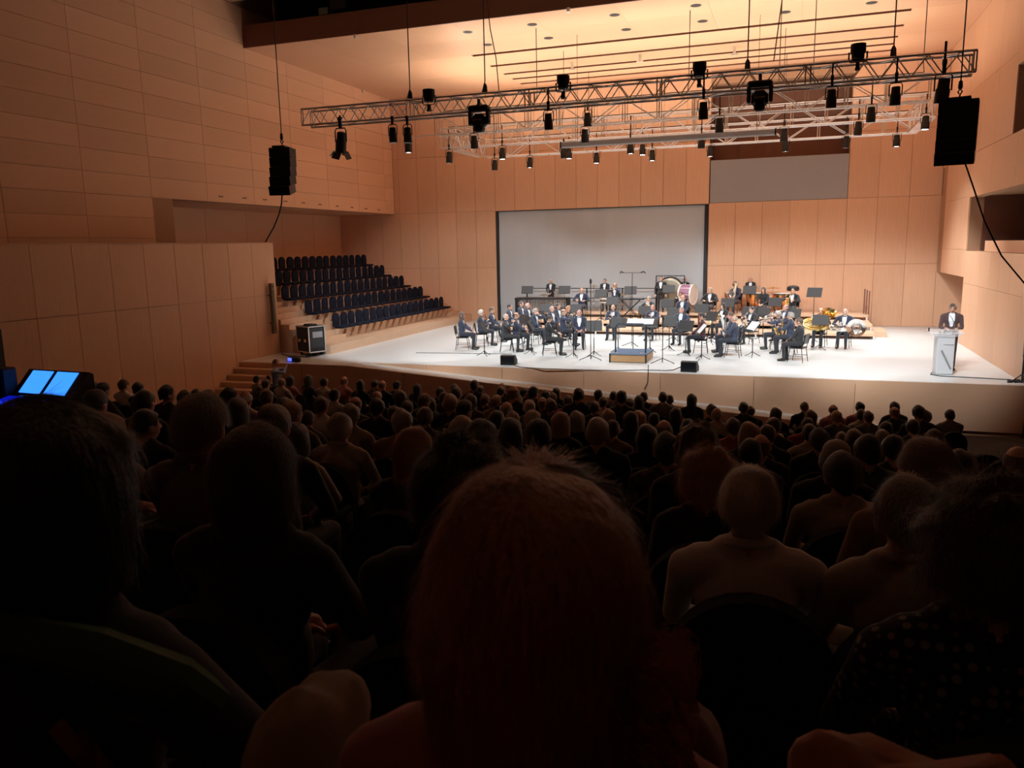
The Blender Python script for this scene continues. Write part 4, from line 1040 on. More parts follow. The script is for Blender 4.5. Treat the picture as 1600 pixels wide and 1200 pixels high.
p = atY(988, 427, 27.6); d = thing('microphone_stand', 'tall thin stand with two microphones above the podium', 'microphone stand', (p.x, 27.6, 0)); h = p.z
MB().tube([(0, 0, .02), (0, 0, h)], .012, 6).build('pole', dark_metal, d); MB().tube([(-.36, 0, h+.02), (.36, 0, h+.02)], .010, 6).build('bar', dark_metal, d)
for k in range(3): a = R(80+120*k); MB().tube([(0, 0, .14), (.35*math.cos(a), .35*math.sin(a), .015)], .012, 6).build('leg', black_m, d)
for s in (-1, 1): MB().tube([(s*.30, -.04, h+.02), (s*.40, 0, h+.06), (s*.44, .06, h)], .02, 8).build('microphone', dark_metal, d)
o = bpy.data.objects['microphone_stand.001']
for c in list(o.children):
    if c.name.startswith(('bar', 'microphone')): bpy.data.objects.remove(c)
MB().lathe([(.015, 1.25), (.03, 1.3), (.03, 1.38), (.01, 1.42)], 10).build('microphone', dark_metal, o)
for c in o.children:
    if c.name.startswith('pole'): c.scale.z = .5
o['label'] = 'black tripod microphone stand just right of the conductor podium'

# wedges and cables on the stage
for px, py, l in ((791, 571, 'left'), (1076, 582, 'right')):
    p = P0(px, py); d = thing('stage_monitor', 'small black wedge monitor at the stage edge, %s one' % l, 'loudspeaker', p+Vector((0, .25, 0)), R(6 if l == 'left' else -4))
    MB().prism([(-.2, 0), (.2, 0), (.2, .12), (-.05, .30), (-.2, .28)], -.22, .22, 'x').build('cabinet', black_m, d); MB().box((0, -.206, .15), (.38, .008, .22)).build('grille', blackg, d)
def cable(label, pts, r=.012): return tag(MB().tube(pts, r, 5).build('cable', black_m), label, 'cable')
z_ = .012
cable('thin black cable along the stage edge by the left wedge', [P0(x, y, z_) for x, y in ((804,571),(815,574),(850,576),(900,577.5),(960,579),(1006,578))])
cable('thin black cable running to the right wedge', [P0(x, y, z_) for x, y in ((1006,578),(1040,579),(1052,578),(1064,573))])
cable('dark seam cable across the left stage floor', [P0(x, y, z_) for x, y in ((650,551),(720,552),(760,552.5),(800,553))], .008)
a = atY(1013, 582, YF-.03); cable('black cable dropping down the stage front to the ramp', [a+Vector((0, -.01, .22)), a, atY(1012, 598, YF-.03), atY(1008, 606, YF-.03), atZ(998, 612, -.62)])
cable('black cable from the lectern to the right wall', [P0(x, y, z_) for x, y in ((1456,582),(1454,585),(1470,587.5),(1500,589),(1540,591),(1575,593))])
rnd = random.Random(3)
for k in range(1):
    pts = [P0(1588+14*math.sin(i*1.3)+rnd.uniform(-4, 4), 595+2.2*math.cos(i*1.9), .02) for i in range(18)]
    cable('tangle of black cables at the foot of the right wall', pts, .02)

# lectern and speaker
p = P0(1474, 586); L = thing('lectern', 'slim pale lectern with clear top and a slanted grey bar', 'lectern', p+Vector((0, .2, 0)), R(8))
MB().bev((0, 0, .53), (.42, .32, 1.04), .015).build('body', plain_white, L)
MB().bev((0, -.02, 1.13), (.82, .44, .02), .008, rotx(R(10))).build('top', acryl, L)
MB().box((0, -.2, 1.07), (.74, .012, .11)).build('front_lip', acryl, L)
MB().box((.02, -.166, .40), (.045, .008, .56), Matrix.Rotation(R(-27), 3, 'Y')).build('slanted_bar', mat('bar_grey', (.25, .25, .26), .5), L)
MB().box((.06, -.166, .80), (.24, .006, .014)).build('printed_line', mat('print_grey', (.33, .33, .35), .6), L)
for x in (-.16, .16): MB().lathe([(.02, 1.06), (.02, 1.13)], 8, Matrix.Translation((x, -.12, 0))).build('top_bolt', dark_metal, L)
MB().tube([(.22, .05, 1.14), (.24, .08, 1.3), (.16, .12, 1.5), (.12, .16, 1.54)], .007, 6).build('gooseneck', steel, L)
MB().box((-.40, 0, 1.18), (.03, .03, .1)).build('clip', black_m, L)
q = P0(1491, 581); s_ = (atY(1487, 479, q.y).z)/1.66
person('speak', 'man in dark brown suit reading at the lectern', (q.x-.1, q.y+.35, 0), R(172), 'short', 'n', 1, (.075, .038, .036), (.05, .028, .026), (.72, .76, .82), min(max(s_, .95), 1.08), None, False)

# flight case, phone
p = P0(477, 556); c = thing('flight_case', 'black wheeled flight case with metal edges beside the tiers', 'flight case', p+Vector((.1, .25, 0)), R(-24))
w, dpt, hh = .74, .62, .86
MB().box2((-w/2, -dpt/2, .14), (w/2, dpt/2, .14+hh)).build('body', black_m, c)
for sx in (-1, 1):
    for sy in (-1, 1): MB().box((sx*w/2, sy*dpt/2, .14+hh/2), (.035, .035, hh+.02)).build('edge', alu, c)
    for z in (.14, .14+hh): MB().box((sx*w/2, 0, z), (.035, dpt, .035)).build('edge', alu, c)
for sy in (-1, 1):
    for z in (.14, .14+hh): MB().box((0, sy*dpt/2, z), (w, .035, .035)).build('edge', alu, c)
MB().box((w/2+.004, 0, .14+hh*.55), (.01, dpt*.8, hh*.75)).build('open_front', mat('rack_dark', (.03, .032, .036), .4), c)
MB().box((w/2+.015, .02, .14+hh*.68), (.02, dpt*.62, .2)).build('rack_unit', mat('rack_grey', (.35, .36, .38), .4), c)
for x in (-.2, .15): MB().box((x, -dpt/2-.01, .14+hh*.45), (.14, .02, .1)).build('latch', steel, c)
MB().bev((0, 0, .14+hh+.04), (.4, .3, .06), .02).build('folded_bag', black_m, c)
for sx in (-1, 1):
    for sy in (-1, 1): MB().lathe([(.055, -.02), (.055, .02)], 12, Matrix.Translation((sx*.28, sy*.22, .055)) @ Matrix.Rotation(R(90), 4, 'X')).box((sx*.28, sy*.22, .11), (.1, .1, .06)).build('castor', dark_metal, c)
p = P0(458, 565); ph = thing('tablet', 'small device with a glowing blue screen on the stage landing', 'tablet', p, R(-8))
MB().bev((.05, 0, .07), (.5, .12, .13), .02).build('body', black_m, ph); MB().box((-.08, -.066, .075), (.16, .01, .1)).build('screen', mat('blue_glow', (.02, .03, .3), .3, emit=(.06, .09, .9), estr=1.6), ph)
cable('black cables trailing under the flight case', [P0(x, y, .015) for x, y in ((440,553),(450,556),(462,557),(480,558),(495,556),(505,553))], .018)

# ------------------------------------------------------------------ percussion
def atL(px, py, Y, dz=0): q = atY(px, py, Y); return Vector((q.x, Y, lev(Y)))
a = atL(808, 468, 34.05); Lw = 2.45
d = thing('marimba', 'long marimba with dark frame and pale tubes at the left rear', 'marimba', (a.x, 34.05, .4))
MB().box2((0, -.35, .80), (Lw, -.28, .86)).box2((0, .2, .80), (Lw, .26, .86)).build('rail', black_m, d)
for i in range(36): MB().bev((.06+i*(Lw-.12)/35, -.06-.0*i, .88), (.07, .56-.006*i, .022), .006).build('bar', mat('rosewood', (.07, .03, .02), .35), d)
for i in range(30): MB().tube([(.1+i*(Lw-.2)/29, -.2, .80), (.1+i*(Lw-.2)/29, -.2, .78-.55*(1-abs(i/29-.25)))], .032, 8).build('resonator', silver, d)
for x in (.04, Lw-.04): MB().box((x, -.05, .43), (.05, .6, .86)).build('end_frame', black_m, d)
def drum(name, label, p, r, h, zc, shell, ax, cat='drum'):
    d = thing(name, label, cat, p); mt = Matrix.Translation((0, 0, zc)) @ Vector((0, 0, 1)).rotation_difference(Vector(ax).normalized()).to_matrix().to_4x4()
    MB().lathe([(r, -h/2), (r, h/2)], 28, mt).build('shell', shell, d, True)
    for s in (-1, 1): MB().lathe([(r*1.04, s*h/2-.03), (r*1.04, s*h/2+.03), (r*.97, s*h/2+.03), (r*.97, s*h/2-.03)], 28, mt, caps=False).build('hoop', mat('cream_hoop', (.75, .68, .62), .4), d, True)
    MB().lathe([(r*.97, h/2+.005), (r*.97, h/2+.01)], 28, mt).build('drumhead', mat('drum_skin', (.8, .77, .72), .6), d)
    for k in range(10):
        a_ = R(36*k); q0 = mt @ Vector((r*1.03*math.cos(a_), r*1.03*math.sin(a_), -h/2)); q1 = mt @ Vector((r*1.03*math.cos(a_), r*1.03*math.sin(a_), h/2)); MB().tube([q0, q1], .008, 5).build('tension_rod', steel, d)
    return d
p = atL(1074, 480, 34.95); d = drum('bass_drum', 'big bass drum with rose shell and cream hoops on a stand', p, .43, .52, .76, mat('rose_shell', (.25, .11, .17), .3), (1, -.28, 0))
for s in (-1, 1): MB().tube([(s*.34, -.22, .02), (0, 0, .36), (-s*.34, .22, .02)], .018, 6).build('stand_leg', steel, d)
p = atL(1047, 460, 35.5); d = thing('gong', 'large round gong with dark rim hanging in a frame', 'gong', p)
q = atY(1047, 453, 35.5); zc_ = q.z-p.z
MB().lathe([(.52, -.03), (.55, .0), (.50, .03), (.42, .035), (.1, .05)], 30, Matrix.Translation((0, 0, zc_)) @ Matrix.Rotation(R(90), 4, 'X')).build('disc', mat('gong_bronze', (.30, .25, .18), .35, .6, var=.25, nscale=6), d, True)
MB().tube(ring((0, 0, zc_), .56, .56, 0), .03, 8).build('rim', dark_metal, d, True)
for s in (-1, 1): MB().tube([(s*.62, 0, .02), (s*.62, 0, zc_+.62)], .022, 6).build('post', dark_metal, d)
MB().tube([(-.62, 0, zc_+.62), (.62, 0, zc_+.62)], .02, 6).build('cross_bar', dark_metal, d)
for s in (-1, 1): MB().tube([(s*.25, 0, zc_+.62), (s*.22, 0, zc_+.48)], .008, 5).build('cord', black_m, d)
# keyboard on a crossed stand
a = atL(985, 480, 33.4); d = thing('keyboard', 'black keyboard percussion on a crossed metal stand', 'keyboard', a); kz = atY(985, 467, 33.4).z-a.z
MB().bev((0, 0, kz), (1.15, .42, .07), .015).build('body', black_m, d)
for i in range(18): MB().box((-.5+i*.059, -.06, kz+.042), (.05, .24, .012)).build('bar', steel, d)
for y in (-.14, .14):
    MB().tube([(-.42, y, .02), (.42, y, kz-.03)], .016, 6).build('cross_leg', black_m, d); MB().tube([(.42, y, .02), (-.42, y, kz-.03)], .016, 6).build('cross_leg', black_m, d)
def cymbal(label, px, py, Y, r=.24):
    b_ = atL(px, py, Y); zz = atY(px, py, Y).z-b_.z; d = thing('cymbal', label, 'cymbal', b_)
    MB().tube([(0, 0, .3), (0, 0, zz+.04)], .012, 6).build('stand_pole', steel, d)
    for k in range(3): a_ = R(90+120*k); MB().tube([(0, 0, .4), (.25*math.cos(a_), .25*math.sin(a_), .015)], .01, 6).build('stand_leg', steel, d)
    MB().lathe([(r, -.004), (.07, .03), (.03, .05), (.0, .055), (.03, .045), (.07, .024), (r, -.010)], 24, Matrix.Translation((0, 0, zz)), caps=False).build('plate', brass, d, True)
cymbal('flat cymbal on a stand behind the marimba', 850, 461, 35.2); cymbal('cymbal on a stand behind the swept-up haired percussionist', 928, 447, 35.2); cymbal('cymbal on a stand right of the swept-up haired percussionist', 972, 461, 35.0)
cymbal('flat raised cymbal tray behind the timpani', 1208, 450, 35.2, .3)
p = atL(944, 485, 33.6); d = drum('snare_drum', 'small silver snare drum on a stand beside the marimba', p, .18, .14, .78, silver, (0, 0, 1))
for k in range(3): a_ = R(90+120*k); MB().tube([(0, 0, .68), (.24*math.cos(a_), .24*math.sin(a_), .015)], .011, 6).build('stand_leg', steel, d)
for i, (px, Y) in enumerate(((1146, 35.35), (1180, 35.1), (1222, 34.9))):
    b_ = atL(px, 470, Y); d = thing('timpani', 'copper kettledrum at the right rear, %s from left' % ORD[i+1], 'timpani', b_, 0, 'timpani at the right rear'); r = .38
    MB().lathe([(.05, .28), (.2, .33), (.32, .48), (r, .70), (r, .80)], 26).build('bowl', copper, d, True)
    MB().lathe([(r*1.05, .78), (r*1.05, .83), (r*.98, .83), (r*.98, .78)], 26, caps=False).build('hoop', steel, d); MB().lathe([(r*.98, .822), (r*.98, .828)], 26).build('drumhead', mat('drum_skin', (.8, .77, .72), .6), d)
    for k in range(3): a_ = R(30+120*k); MB().tube([(r*math.cos(a_), r*math.sin(a_), .78), (r*1.0*math.cos(a_), r*math.sin(a_), .2), (r*.8*math.cos(a_), r*.8*math.sin(a_), .02)], .018, 6).build('strut', dark_metal, d)

# ------------------------------------------------------------------ the audience: raked floor, seats, people
YR = [.78+.84*k for k in range(-1, 21)]; YR = YR[1:]; NR = len(YR)
def zhead(Y): return CAMZ-.08-.222*Y+.0021*Y*Y
def zfl(k): return max(zhead(YR[k])-1.31, ZHF) if k >= 0 else zhead(-.06)-1.31
fl = MB(); 
for k in range(-8, NR):
    Y = .78+.84*k; z = max(zhead(Y)-1.31, ZHF) if k > -2 else zhead(-.06)-1.31+.17*(-1-k)
    fl.box2((-16.95, Y-.26, -3.2), (XR, Y+.58, z))
fl.box2((-16.95, YR[-1]+.58, -3.2), (XR, 21.2, ZHF))
struct('floor', fl, carpet)

prof = [(.240*math.cos(R(a)), .70+.235*math.sin(R(a))) for a in range(0, 181, 15)]+[(-.232, .36), (.232, .36)]
hs_back = MB().prism(prof, -.29, -.215, 'y').mesh('seat_back', seat_dark)
hs_pan = MB().bev((0, .02, .40), (.48, .44, .10), .04).mesh('seat_pan', seat_dark)
hs_arm = {s: MB().bev((s*.248, .0, .60), (.04, .42, .05), .012).box((s*.252, -.02, .30), (.03, .30, .58)).mesh('seat_arm', seat_dark) for s in (-1, 1)}
def hall_seat(loc, rz, label, grp='seats of the stalls'):
    d = thing('auditorium_seat', label, 'seat', loc, rz, grp)
    ob('backrest', hs_back, d); ob('seat', hs_pan, d)
    for s in (-1, 1): ob('armrest', hs_arm[s], d)
    return d
for kk, kw in {'aud_m': dict(), 'aud_f': dict(female=True), 'aud_w': dict(wide=1.15), 'aud_l': dict(lean=.10, pitch=.1), 'aud_t': dict(turn=-.5), 'aud_tl': dict(turn=.5, female=True)}.items():
    person_mesh(kk, voxel=.019, tux=False, lh=(-.09, .30, .66), rh=(.09, .32, .66), **kw)
person_mesh('aud_phone', voxel=.017, tux=False, lh=(-.05, .30, 1.14), rh=(.08, .28, 1.10), turn=-.5)
person_mesh('near_f', voxel=.011, tux=False, female=True, lh=(-.09, .30, .66), rh=(.09, .32, .66))
person_mesh('near_m', voxel=.011, tux=False, lh=(-.09, .30, .66), rh=(.09, .32, .66))
person_mesh('near_t', voxel=.011, tux=False, female=True, lh=(-.09, .30, .66), rh=(.30, .22, .72), turn=-.35)
TOPC = {'d': ((.016, .015, .017), 'dark'), 'n': ((.016, .020, .040), 'navy'), 'w': ((.74, .74, .75), 'white'), 'b': ((.44, .39, .33), 'beige'), 'p': ((.42, .17, .18), 'pink'), 'g': ((.13, .12, .11), 'grey'), 'r': ((.30, .02, .03), 'red'), 't': ((.27, .16, .08), 'tan'), 'u': ((.14, .19, .34), 'blue'), 'o': ((.05, .10, .09), 'dark green')}
HS = {'s': 'short', 'b': 'bob', 'l': 'long', 'c': 'curly', 'd': 'ring'}
ORG = {'A': (0, 560), 'B': (350, 560), 'C': (650, 560), 'D': (950, 560), 'E': (1250, 560)}
# crop letter: (x, y of head top, width, hair style, hair colour, clothes) in 4x crops of the photograph
LST = {
'A': [(530,150,80,'s','g','d'),(570,140,65,'s','k','d'),(640,150,80,'s','k','d'),(770,130,66,'s','n','w'),(860,150,60,'s','k','d'),(590,195,230,'s','k','d'),(900,198,190,'s','k','d'),(1040,168,90,'s','k','d'),(1130,205,80,'s','k','d'),(1205,195,60,'s','n','d'),(1300,195,80,'s','n','d'),(905,318,240,'s','k','n'),(1480,250,130,'l','n','d'),(1430,185,100,'s','k','d'),(1530,198,90,'d','w','b')],
'B': [(205,105,60,'s','k','g'),(260,130,60,'s','n','d'),(360,120,52,'d','n','b'),(412,110,60,'b','k','p'),(525,105,70,'l','k','d'),(625,120,56,'s','k','b'),(750,110,54,'d','r','p'),(850,135,76,'l','k','d'),(945,135,52,'s','k','d'),(987,135,46,'d','n','d'),(1080,140,60,'s','k','d'),(1205,160,52,'l','k','d'),(1350,180,60,'s','k','d'),(1440,160,50,'s','k','d'),(1565,135,50,'s','k','d'),
      (265,195,84,'s','n','d'),(690,190,72,'s','k','b'),(820,235,80,'d','r','d'),(955,208,66,'s','y','d'),(1100,203,80,'b','n','b'),(1250,222,72,'s','n','d'),(1375,210,64,'s','n','d'),(1540,225,80,'b','n','g'),
      (350,250,80,'s','n','d'),(420,265,140,'s','y','g'),(605,240,86,'s','n','w'),(790,285,120,'s','g','b'),(955,250,90,'s','k','d'),(1145,265,80,'s','n','d'),(1240,310,92,'s','n','d'),(1110,320,150,'s','g','t'),(1065,300,90,'s','n','t'),(1490,365,150,'s','g','d'),(1290,250,72,'l','k','d'),(260,300,190,'s','n','d'),(520,325,90,'s','n','g')],
'C': [(150,180,60,'s','k','d'),(250,180,60,'s','k','d'),(400,170,60,'s','k','d'),(535,150,48,'d','r','d'),(530,175,60,'s','k','d'),(605,165,48,'d','n','d'),(675,185,52,'s','k','d'),(735,175,52,'s','k','d'),(810,200,66,'s','k','d'),(876,185,60,'l','k','d'),(855,215,62,'s','n','d'),(1010,188,52,'s','k','d'),(1000,215,66,'s','k','d'),(1140,195,56,'s','k','d'),(1235,205,60,'s','k','g'),(1285,205,52,'s','k','d'),(1425,210,56,'s','k','d'),(1395,235,60,'l','k','d'),(1545,210,50,'s','k','g'),(1587,228,44,'s','k','d'),
      (60,225,72,'s','n','d'),(175,210,70,'s','n','d'),(212,222,70,'s','y','d'),(216,255,78,'s','r','r'),(300,260,100,'s','k','d'),(430,222,62,'s','n','d'),(500,228,72,'s','y','t'),(590,205,60,'s','n','d'),(635,225,70,'s','g','d'),(718,205,66,'s','n','d'),(790,238,70,'d','n','d'),(840,252,76,'s','n','d'),(945,235,66,'s','n','r'),(1110,270,72,'s','n','d'),(1170,240,62,'s','k','b'),(1335,250,70,'s','n','b'),(1205,322,72,'b','y','t'),
      (565,268,80,'d','w','d'),(700,262,80,'s','w','g'),(605,330,90,'s','g','g'),(505,325,110,'s','k','d'),(730,322,102,'s','w','g'),(905,340,110,'b','y','d'),(1005,335,80,'b','g','d'),(1345,335,95,'l','k','d'),(1490,345,74,'s','k','d'),(1550,378,104,'d','g','d'),(410,380,170,'s','k','d'),(590,380,130,'l','k','d'),(765,378,140,'s','k','d'),(1230,385,70,'s','n','t'),(1445,420,120,'b','k','d'),(1395,330,80,'l','r','r')],
'D': [(525,225,60,'l','k','d'),(652,290,70,'s','n','d'),(682,305,72,'d','g','b'),(850,275,66,'s','k','d'),(893,300,46,'s','n','d'),(1050,310,62,'l','n','d'),(1040,370,90,'s','n','d'),(1230,272,56,'s','n','d'),(1270,325,72,'l','n','d'),(1250,370,80,'s','n','r'),(1410,285,60,'d','r','p'),(1432,328,70,'s','y','g'),(1577,272,52,'s','k','p'),
      (290,350,66,'s','k','d'),(425,310,80,'l','k','d'),(500,385,90,'s','k','d'),(790,380,86,'s','n','r'),(885,405,125,'b','y','d'),(1000,415,92,'s','n','d'),(960,468,140,'d','n','d'),(1065,485,84,'l','y','d'),(1265,410,76,'s','n','b'),(1325,438,110,'s','n','d'),(1465,460,66,'s','n','d'),(1545,448,105,'l','n','d'),(560,430,190,'c','n','d'),(895,500,190,'s','k','d'),(1430,512,200,'s','g','d')],
'E': [(595,272,56,'s','k','d'),(605,302,70,'d','n','d'),(755,298,56,'s','k','d'),(790,325,76,'s','n','d'),(940,318,62,'s','k','g'),(430,330,62,'s','n','g'),(385,318,60,'s','k','b'),(710,380,86,'s','k','d'),(540,395,110,'s','k','d'),(850,445,100,'s','n','d'),(520,445,120,'s','g','o'),(430,475,80,'s','k','o'),(590,478,130,'s','k','o'),(1372,540,180,'d','n','d'),(1040,590,130,'s','k','d')],
}
AUD = []; used = {k: [] for k in range(NR)}
def fits(k, X, gap=.545): return all(abs(X-x) > gap for x in used[k])
# people close to the camera: px, py(head top), row, body, hair, colour, clothes, label, hair scale
NEAR = [
 (835,734,0,'near_f','bob','r','p','woman with big auburn hair directly in front of the camera',1.22),
 (62,645,0,'near_t','bob','k','n','woman with dark hair in dark top at the left edge of the frame',1.1),
 (1560,738,1,'near_f','curly','n','d','woman in dark dotted dress at the right edge of the frame',1.0),
 (392,668,1,'near_f','bob','n','d','woman with smooth brown bob left of the auburn-haired woman',1.05),
 (718,672,1,'near_m','curly','k','d','person with large black hair just left of the auburn head',.95),
 (1172,734,2,'near_m','short','w','w','man with white-blond hair and white collared shirt',1.04),
 (1422,749,2,'near_f','short','g','b','person with short grey hair and beige collarless top',1.06),
 (312,617,2,'near_m','short','g','g','large grey-haired man in grey shirt left of the brown bob',1.08),
 (1107,696,3,'near_f','curly','r','d','woman with wide reddish curls beside the white-blond man',1.0),
 (1450,686,3,'near_m','short','c','t','bald man with a tan coat over his shoulders',1.05),
 (645,668,3,'near_f','bob','r','d','woman with auburn-grey bob behind the big black hair',1.0),
 (838,695,3,'near_f','curly','n','d','person with tousled brown hair just above the auburn head',.85),
 (165,643,3,'near_t','long','y','t','fair long-haired woman in orange-tan top at left',1.0),
 (460,660,4,'near_f','bob','k','b','dark-bobbed woman in beige cardigan turned to the right',1.0),
 (1319,709,4,'near_m','short','k','b','person with dark hair and beige cushion-like sleeve right of the aisle',1.1),
 (531,646,5,'near_m','short','g','b','grey-haired man in light shirt at left centre',1.08),
 (934,653,6,'near_m','short','g','n','grey-cropped man in navy top at the centre',1.06),
 (1043,677,5,'near_m','short','k','g','man in plaid shirt right of the grey-cropped man',1.06),
]
plaid = mat('plaid_shirt', (.10, .07, .05), .9)
nt = plaid.node_tree; bs = nt.nodes['Principled BSDF']; tc = nt.nodes.new('ShaderNodeTexCoord'); ck = nt.nodes.new('ShaderNodeTexChecker'); ck.inputs['Scale'].default_value = 24
ck.inputs[1].default_value = (.16, .11, .08, 1); ck.inputs[2].default_value = (.05, .035, .03, 1); nt.links.new(tc.outputs['Object'], ck.inputs[0]); nt.links.new(ck.outputs[0], bs.inputs[0])
dots = mat('dotted_dress', (.02, .02, .03), .9)
nt = dots.node_tree; bs = nt.nodes['Principled BSDF']; tc = nt.nodes.new('ShaderNodeTexCoord'); vo = nt.nodes.new('ShaderNodeTexVoronoi'); vo.inputs['Scale'].default_value = 38; vo.inputs['Randomness'].default_value = .25
cm = nt.nodes.new('ShaderNodeValToRGB'); cm.color_ramp.elements[0].position = .30; cm.color_ramp.elements[0].color = (.22, .19, .16, 1); cm.color_ramp.elements[1].position = .36; cm.color_ramp.elements[1].color = (.012, .012, .02, 1)
nt.links.new(tc.outputs['Object'], vo.inputs[0]); nt.links.new(vo.outputs['Distance'], cm.inputs[0]); nt.links.new(cm.outputs[0], bs.inputs[0])
NP = {}
collar_me = MB().tube([(.078*math.cos(R(a)), -.015+.07*math.sin(R(a)), 1.105+.016*math.sin(R(a+180))) for a in range(0, 360, 15)], .017, 8, closed=True).mesh('collar', black_m, True)
for i, (px, py, k, key, hair, hc, tc_, label, hsc) in enumerate(NEAR):
    P = atY(px, py, YR[k]); zf = zfl(k); off = {'short': .01, 'bob': .02+(.025 if i == 0 else 0), 'long': .018, 'curly': .045, 'ring': 0}[hair]
    sc = (P.z-zf)/(1.337+off); s2 = min(max(sc, .86), 1.10)
    rz = facing(Vector((P.x, P.y, 0)), Vector((-4.6, 27, 0)))*.55
    jm = {1043: plaid, 1560: dots}.get(px)
    d, h = person(key, label, (P.x, YR[k]-.01, zf+(sc-s2)*1.337*.6), rz, hair, hc, i, TOPC[tc_][0], (.02, .018, .02), TOPC[tc_][0], s2, 'audience in the stalls', False, hsc, i, jacket_m=jm, shirt_m=jm)
    if i < 12 and hair != 'ring':
        st_ = strands(h, hair, HAIRM[hc], 9000 if i == 0 else 4500, i+1, .0008, .03 if hair == 'curly' else .012)
    if i in (5, 7, 15, 9, 6): cl_ = ob('collar', collar_me, d); cl_.material_slots[0].link = 'OBJECT'; cl_.material_slots[0].material = cloth(TOPC[tc_][0])
    used[k].append(P.x); NP[i] = (d, h)
    hall_seat((P.x, YR[k]-.01, zf), rz, 'dark seat under the '+' '.join(label.split()[:12]))
for c, rows_ in LST.items():
    ox, oy = ORG[c]
    for (x, y, w, hs, hc, tp) in sorted(rows_, key=lambda r: -r[2]):
        px, py, wp = ox+x/4, oy+y/4, w/4; best = None
        for k in range(2, NR):
            P = atY(px, py, YR[k]); D = (P-Vector((0, 0, CAMZ))).dot(fw); Dw = .182*F/wp
            zn = zfl(k)+1.33*.985
            cst = (math.log(D/Dw)/.22)**2+((P.z-zn)/.07)**2+(0 if fits(k, P.x) else 60)
            if P.x > 5.0 or P.x < -16.4: cst += 100
            if best is None or cst < best[0]: best = (cst, k, P)
        AUD.append([best[1], best[2], hs, hc, tp, best[0]]); used[best[1]].append(best[2].x)
rowcount = {}
AUD.sort(key=lambda a: (a[0], a[1].x)); rws = sorted(set(a[0] for a in AUD), reverse=True)
HN = {'s': 'short %s hair', 'b': '%s bobbed hair', 'l': 'long %s hair', 'c': '%s curls', 'd': 'bald crown'}
rnd = random.Random(11)
for a in AUD:
    k, P, hs, hc, tp, cst = a; rowcount[k] = rowcount.get(k, 0)+1; n = rowcount[k]; rown = rws.index(k)+1
    hn = HN[hs] % HAIRC[hc][1] if '%' in HN[hs] else HN[hs]
    label = 'spectator with %s, %s top, %s from left, stalls row %s' % (hn, TOPC[tp][1], ORD[min(n, 30)], ['zero','one','two','three','four','five','six','seven','eight','nine','ten','eleven','twelve','thirteen','fourteen','fifteen','sixteen','seventeen','eighteen','nineteen','twenty'][rown]) + ' from stage'
    zf = zfl(k); sc = (P.z-zf)/1.347; s2 = min(max(sc, .86), 1.12)
    key = rnd.choice(['aud_f', 'aud_f', 'aud_tl']) if hs in 'blc' else rnd.choice(['aud_m', 'aud_m', 'aud_w', 'aud_l', 'aud_t'])
    rz = facing(Vector((P.x, P.y, 0)), Vector((-4.6, 28, 0)))*.5+rnd.uniform(-.12, .12)
    if hs == 'd' and hc in 'nrk': hc = 'c'
    person(key, label, (P.x, YR[k]-.01, zf+max(-.12, min(.15, (sc-s2)*1.347))), rz, HS[hs], hc, rnd.randrange(4), TOPC[tp][0], (.02, .02, .025), TOPC[tp][0], s2, 'audience in the stalls', False, 1.04, rnd.randrange(3))
    hall_seat((P.x, YR[k]-.01, zf), rz, 'dark seat under spectator %s from left, stalls row %s from stage' % (ORD[min(n, 30)], ['zero','one','two','three','four','five','six','seven','eight','nine','ten','eleven','twelve','thirteen','fourteen','fifteen','sixteen','seventeen','eighteen','nineteen','twenty'][rown]))
# man turned sideways at the foot of the stage steps
P = atY(430, 561, 20.2); person('aud_phone', 'man in pale blue shirt sitting sideways by the stage steps', (P.x, 20.2, ZHF), R(-60), 'short', 'n', 1, (.22, .28, .42), (.03, .03, .04), (.22, .28, .42), min(max((P.z-ZHF)/1.347, .9), 1.15), None, False)
hall_seat((P.x, 20.2, ZHF), R(-60), 'dark seat under the man in pale blue shirt')
# empty seats that show
for i, (px, py, k) in enumerate([(1531,668,13),(1560,676,12),(1592,679,12),(1525,701,8),(1120,905,2),(1330,840,3),(680,800,4)]):
    P = atY(px, py, YR[k])
    if fits(k, P.x, .42): used[k].append(P.x); hall_seat((P.x, YR[k], zfl(k)), facing(Vector((P.x, P.y, 0)), Vector((-4.6, 27, 0)))*.5, 'empty dark round-backed seat, %s' % ['in front of the right wall','right of the front empty seats','at the right edge of the frame','behind the bald man at right','behind the white-blond man','beside the bald man in tan','at left centre'][i])

# things of the people nearby
d0, h0 = NP[0]; d1, h1 = NP[1]
sc_ = MB().tube([(-.05, -.10, 1.12), (.06, -.12, 1.10), (.16, -.10, 1.08), (.24, -.06, 1.03), (.27, .0, .95)], [.02, .028, .032, .032, .025], 8).build('collar_trim', mat('leaf_green', (.05, .12, .03), .8), d1)
floral = mat('floral_shawl', (.20, .09, .05), .9, var=.7, nscale=22, bump=.3)
vs = []; nu, nv = 14, 8
for i in range(nu+1):
    for j in range(nv+1):
        u, v = i/nu, j/nv; vs.append((.16+.20*u+.05*v, -.16+.50*u*v+.02*math.sin(9*u+5*v), 1.03-.50*u-.16*v+.025*noise.noise((u*5, v*5, 2))))
o = MB().add(vs, [(i*(nv+1)+j, i*(nv+1)+j+1, (i+1)*(nv+1)+j+1, (i+1)*(nv+1)+j) for i in range(nu) for j in range(nv)]).build('shawl', floral, d1, True)
sm = o.modifiers.new('solid', 'SOLIDIFY'); sm.thickness = .02
def heap(name, label, cat, c, r, m, seed):
    mb = MB().ball((0, 0, 0), r, 28, 16); mb.v = [tuple(Vector(v)*(1+.22*noise.noise(Vector(v)*7+Vector((seed, 0, 0))))+Vector((0, 0, .03*noise.noise(Vector(v)*16)))) for v in mb.v]
    o = mb.build(name, m, None, True); o.location = c; return tag(o, label, cat)
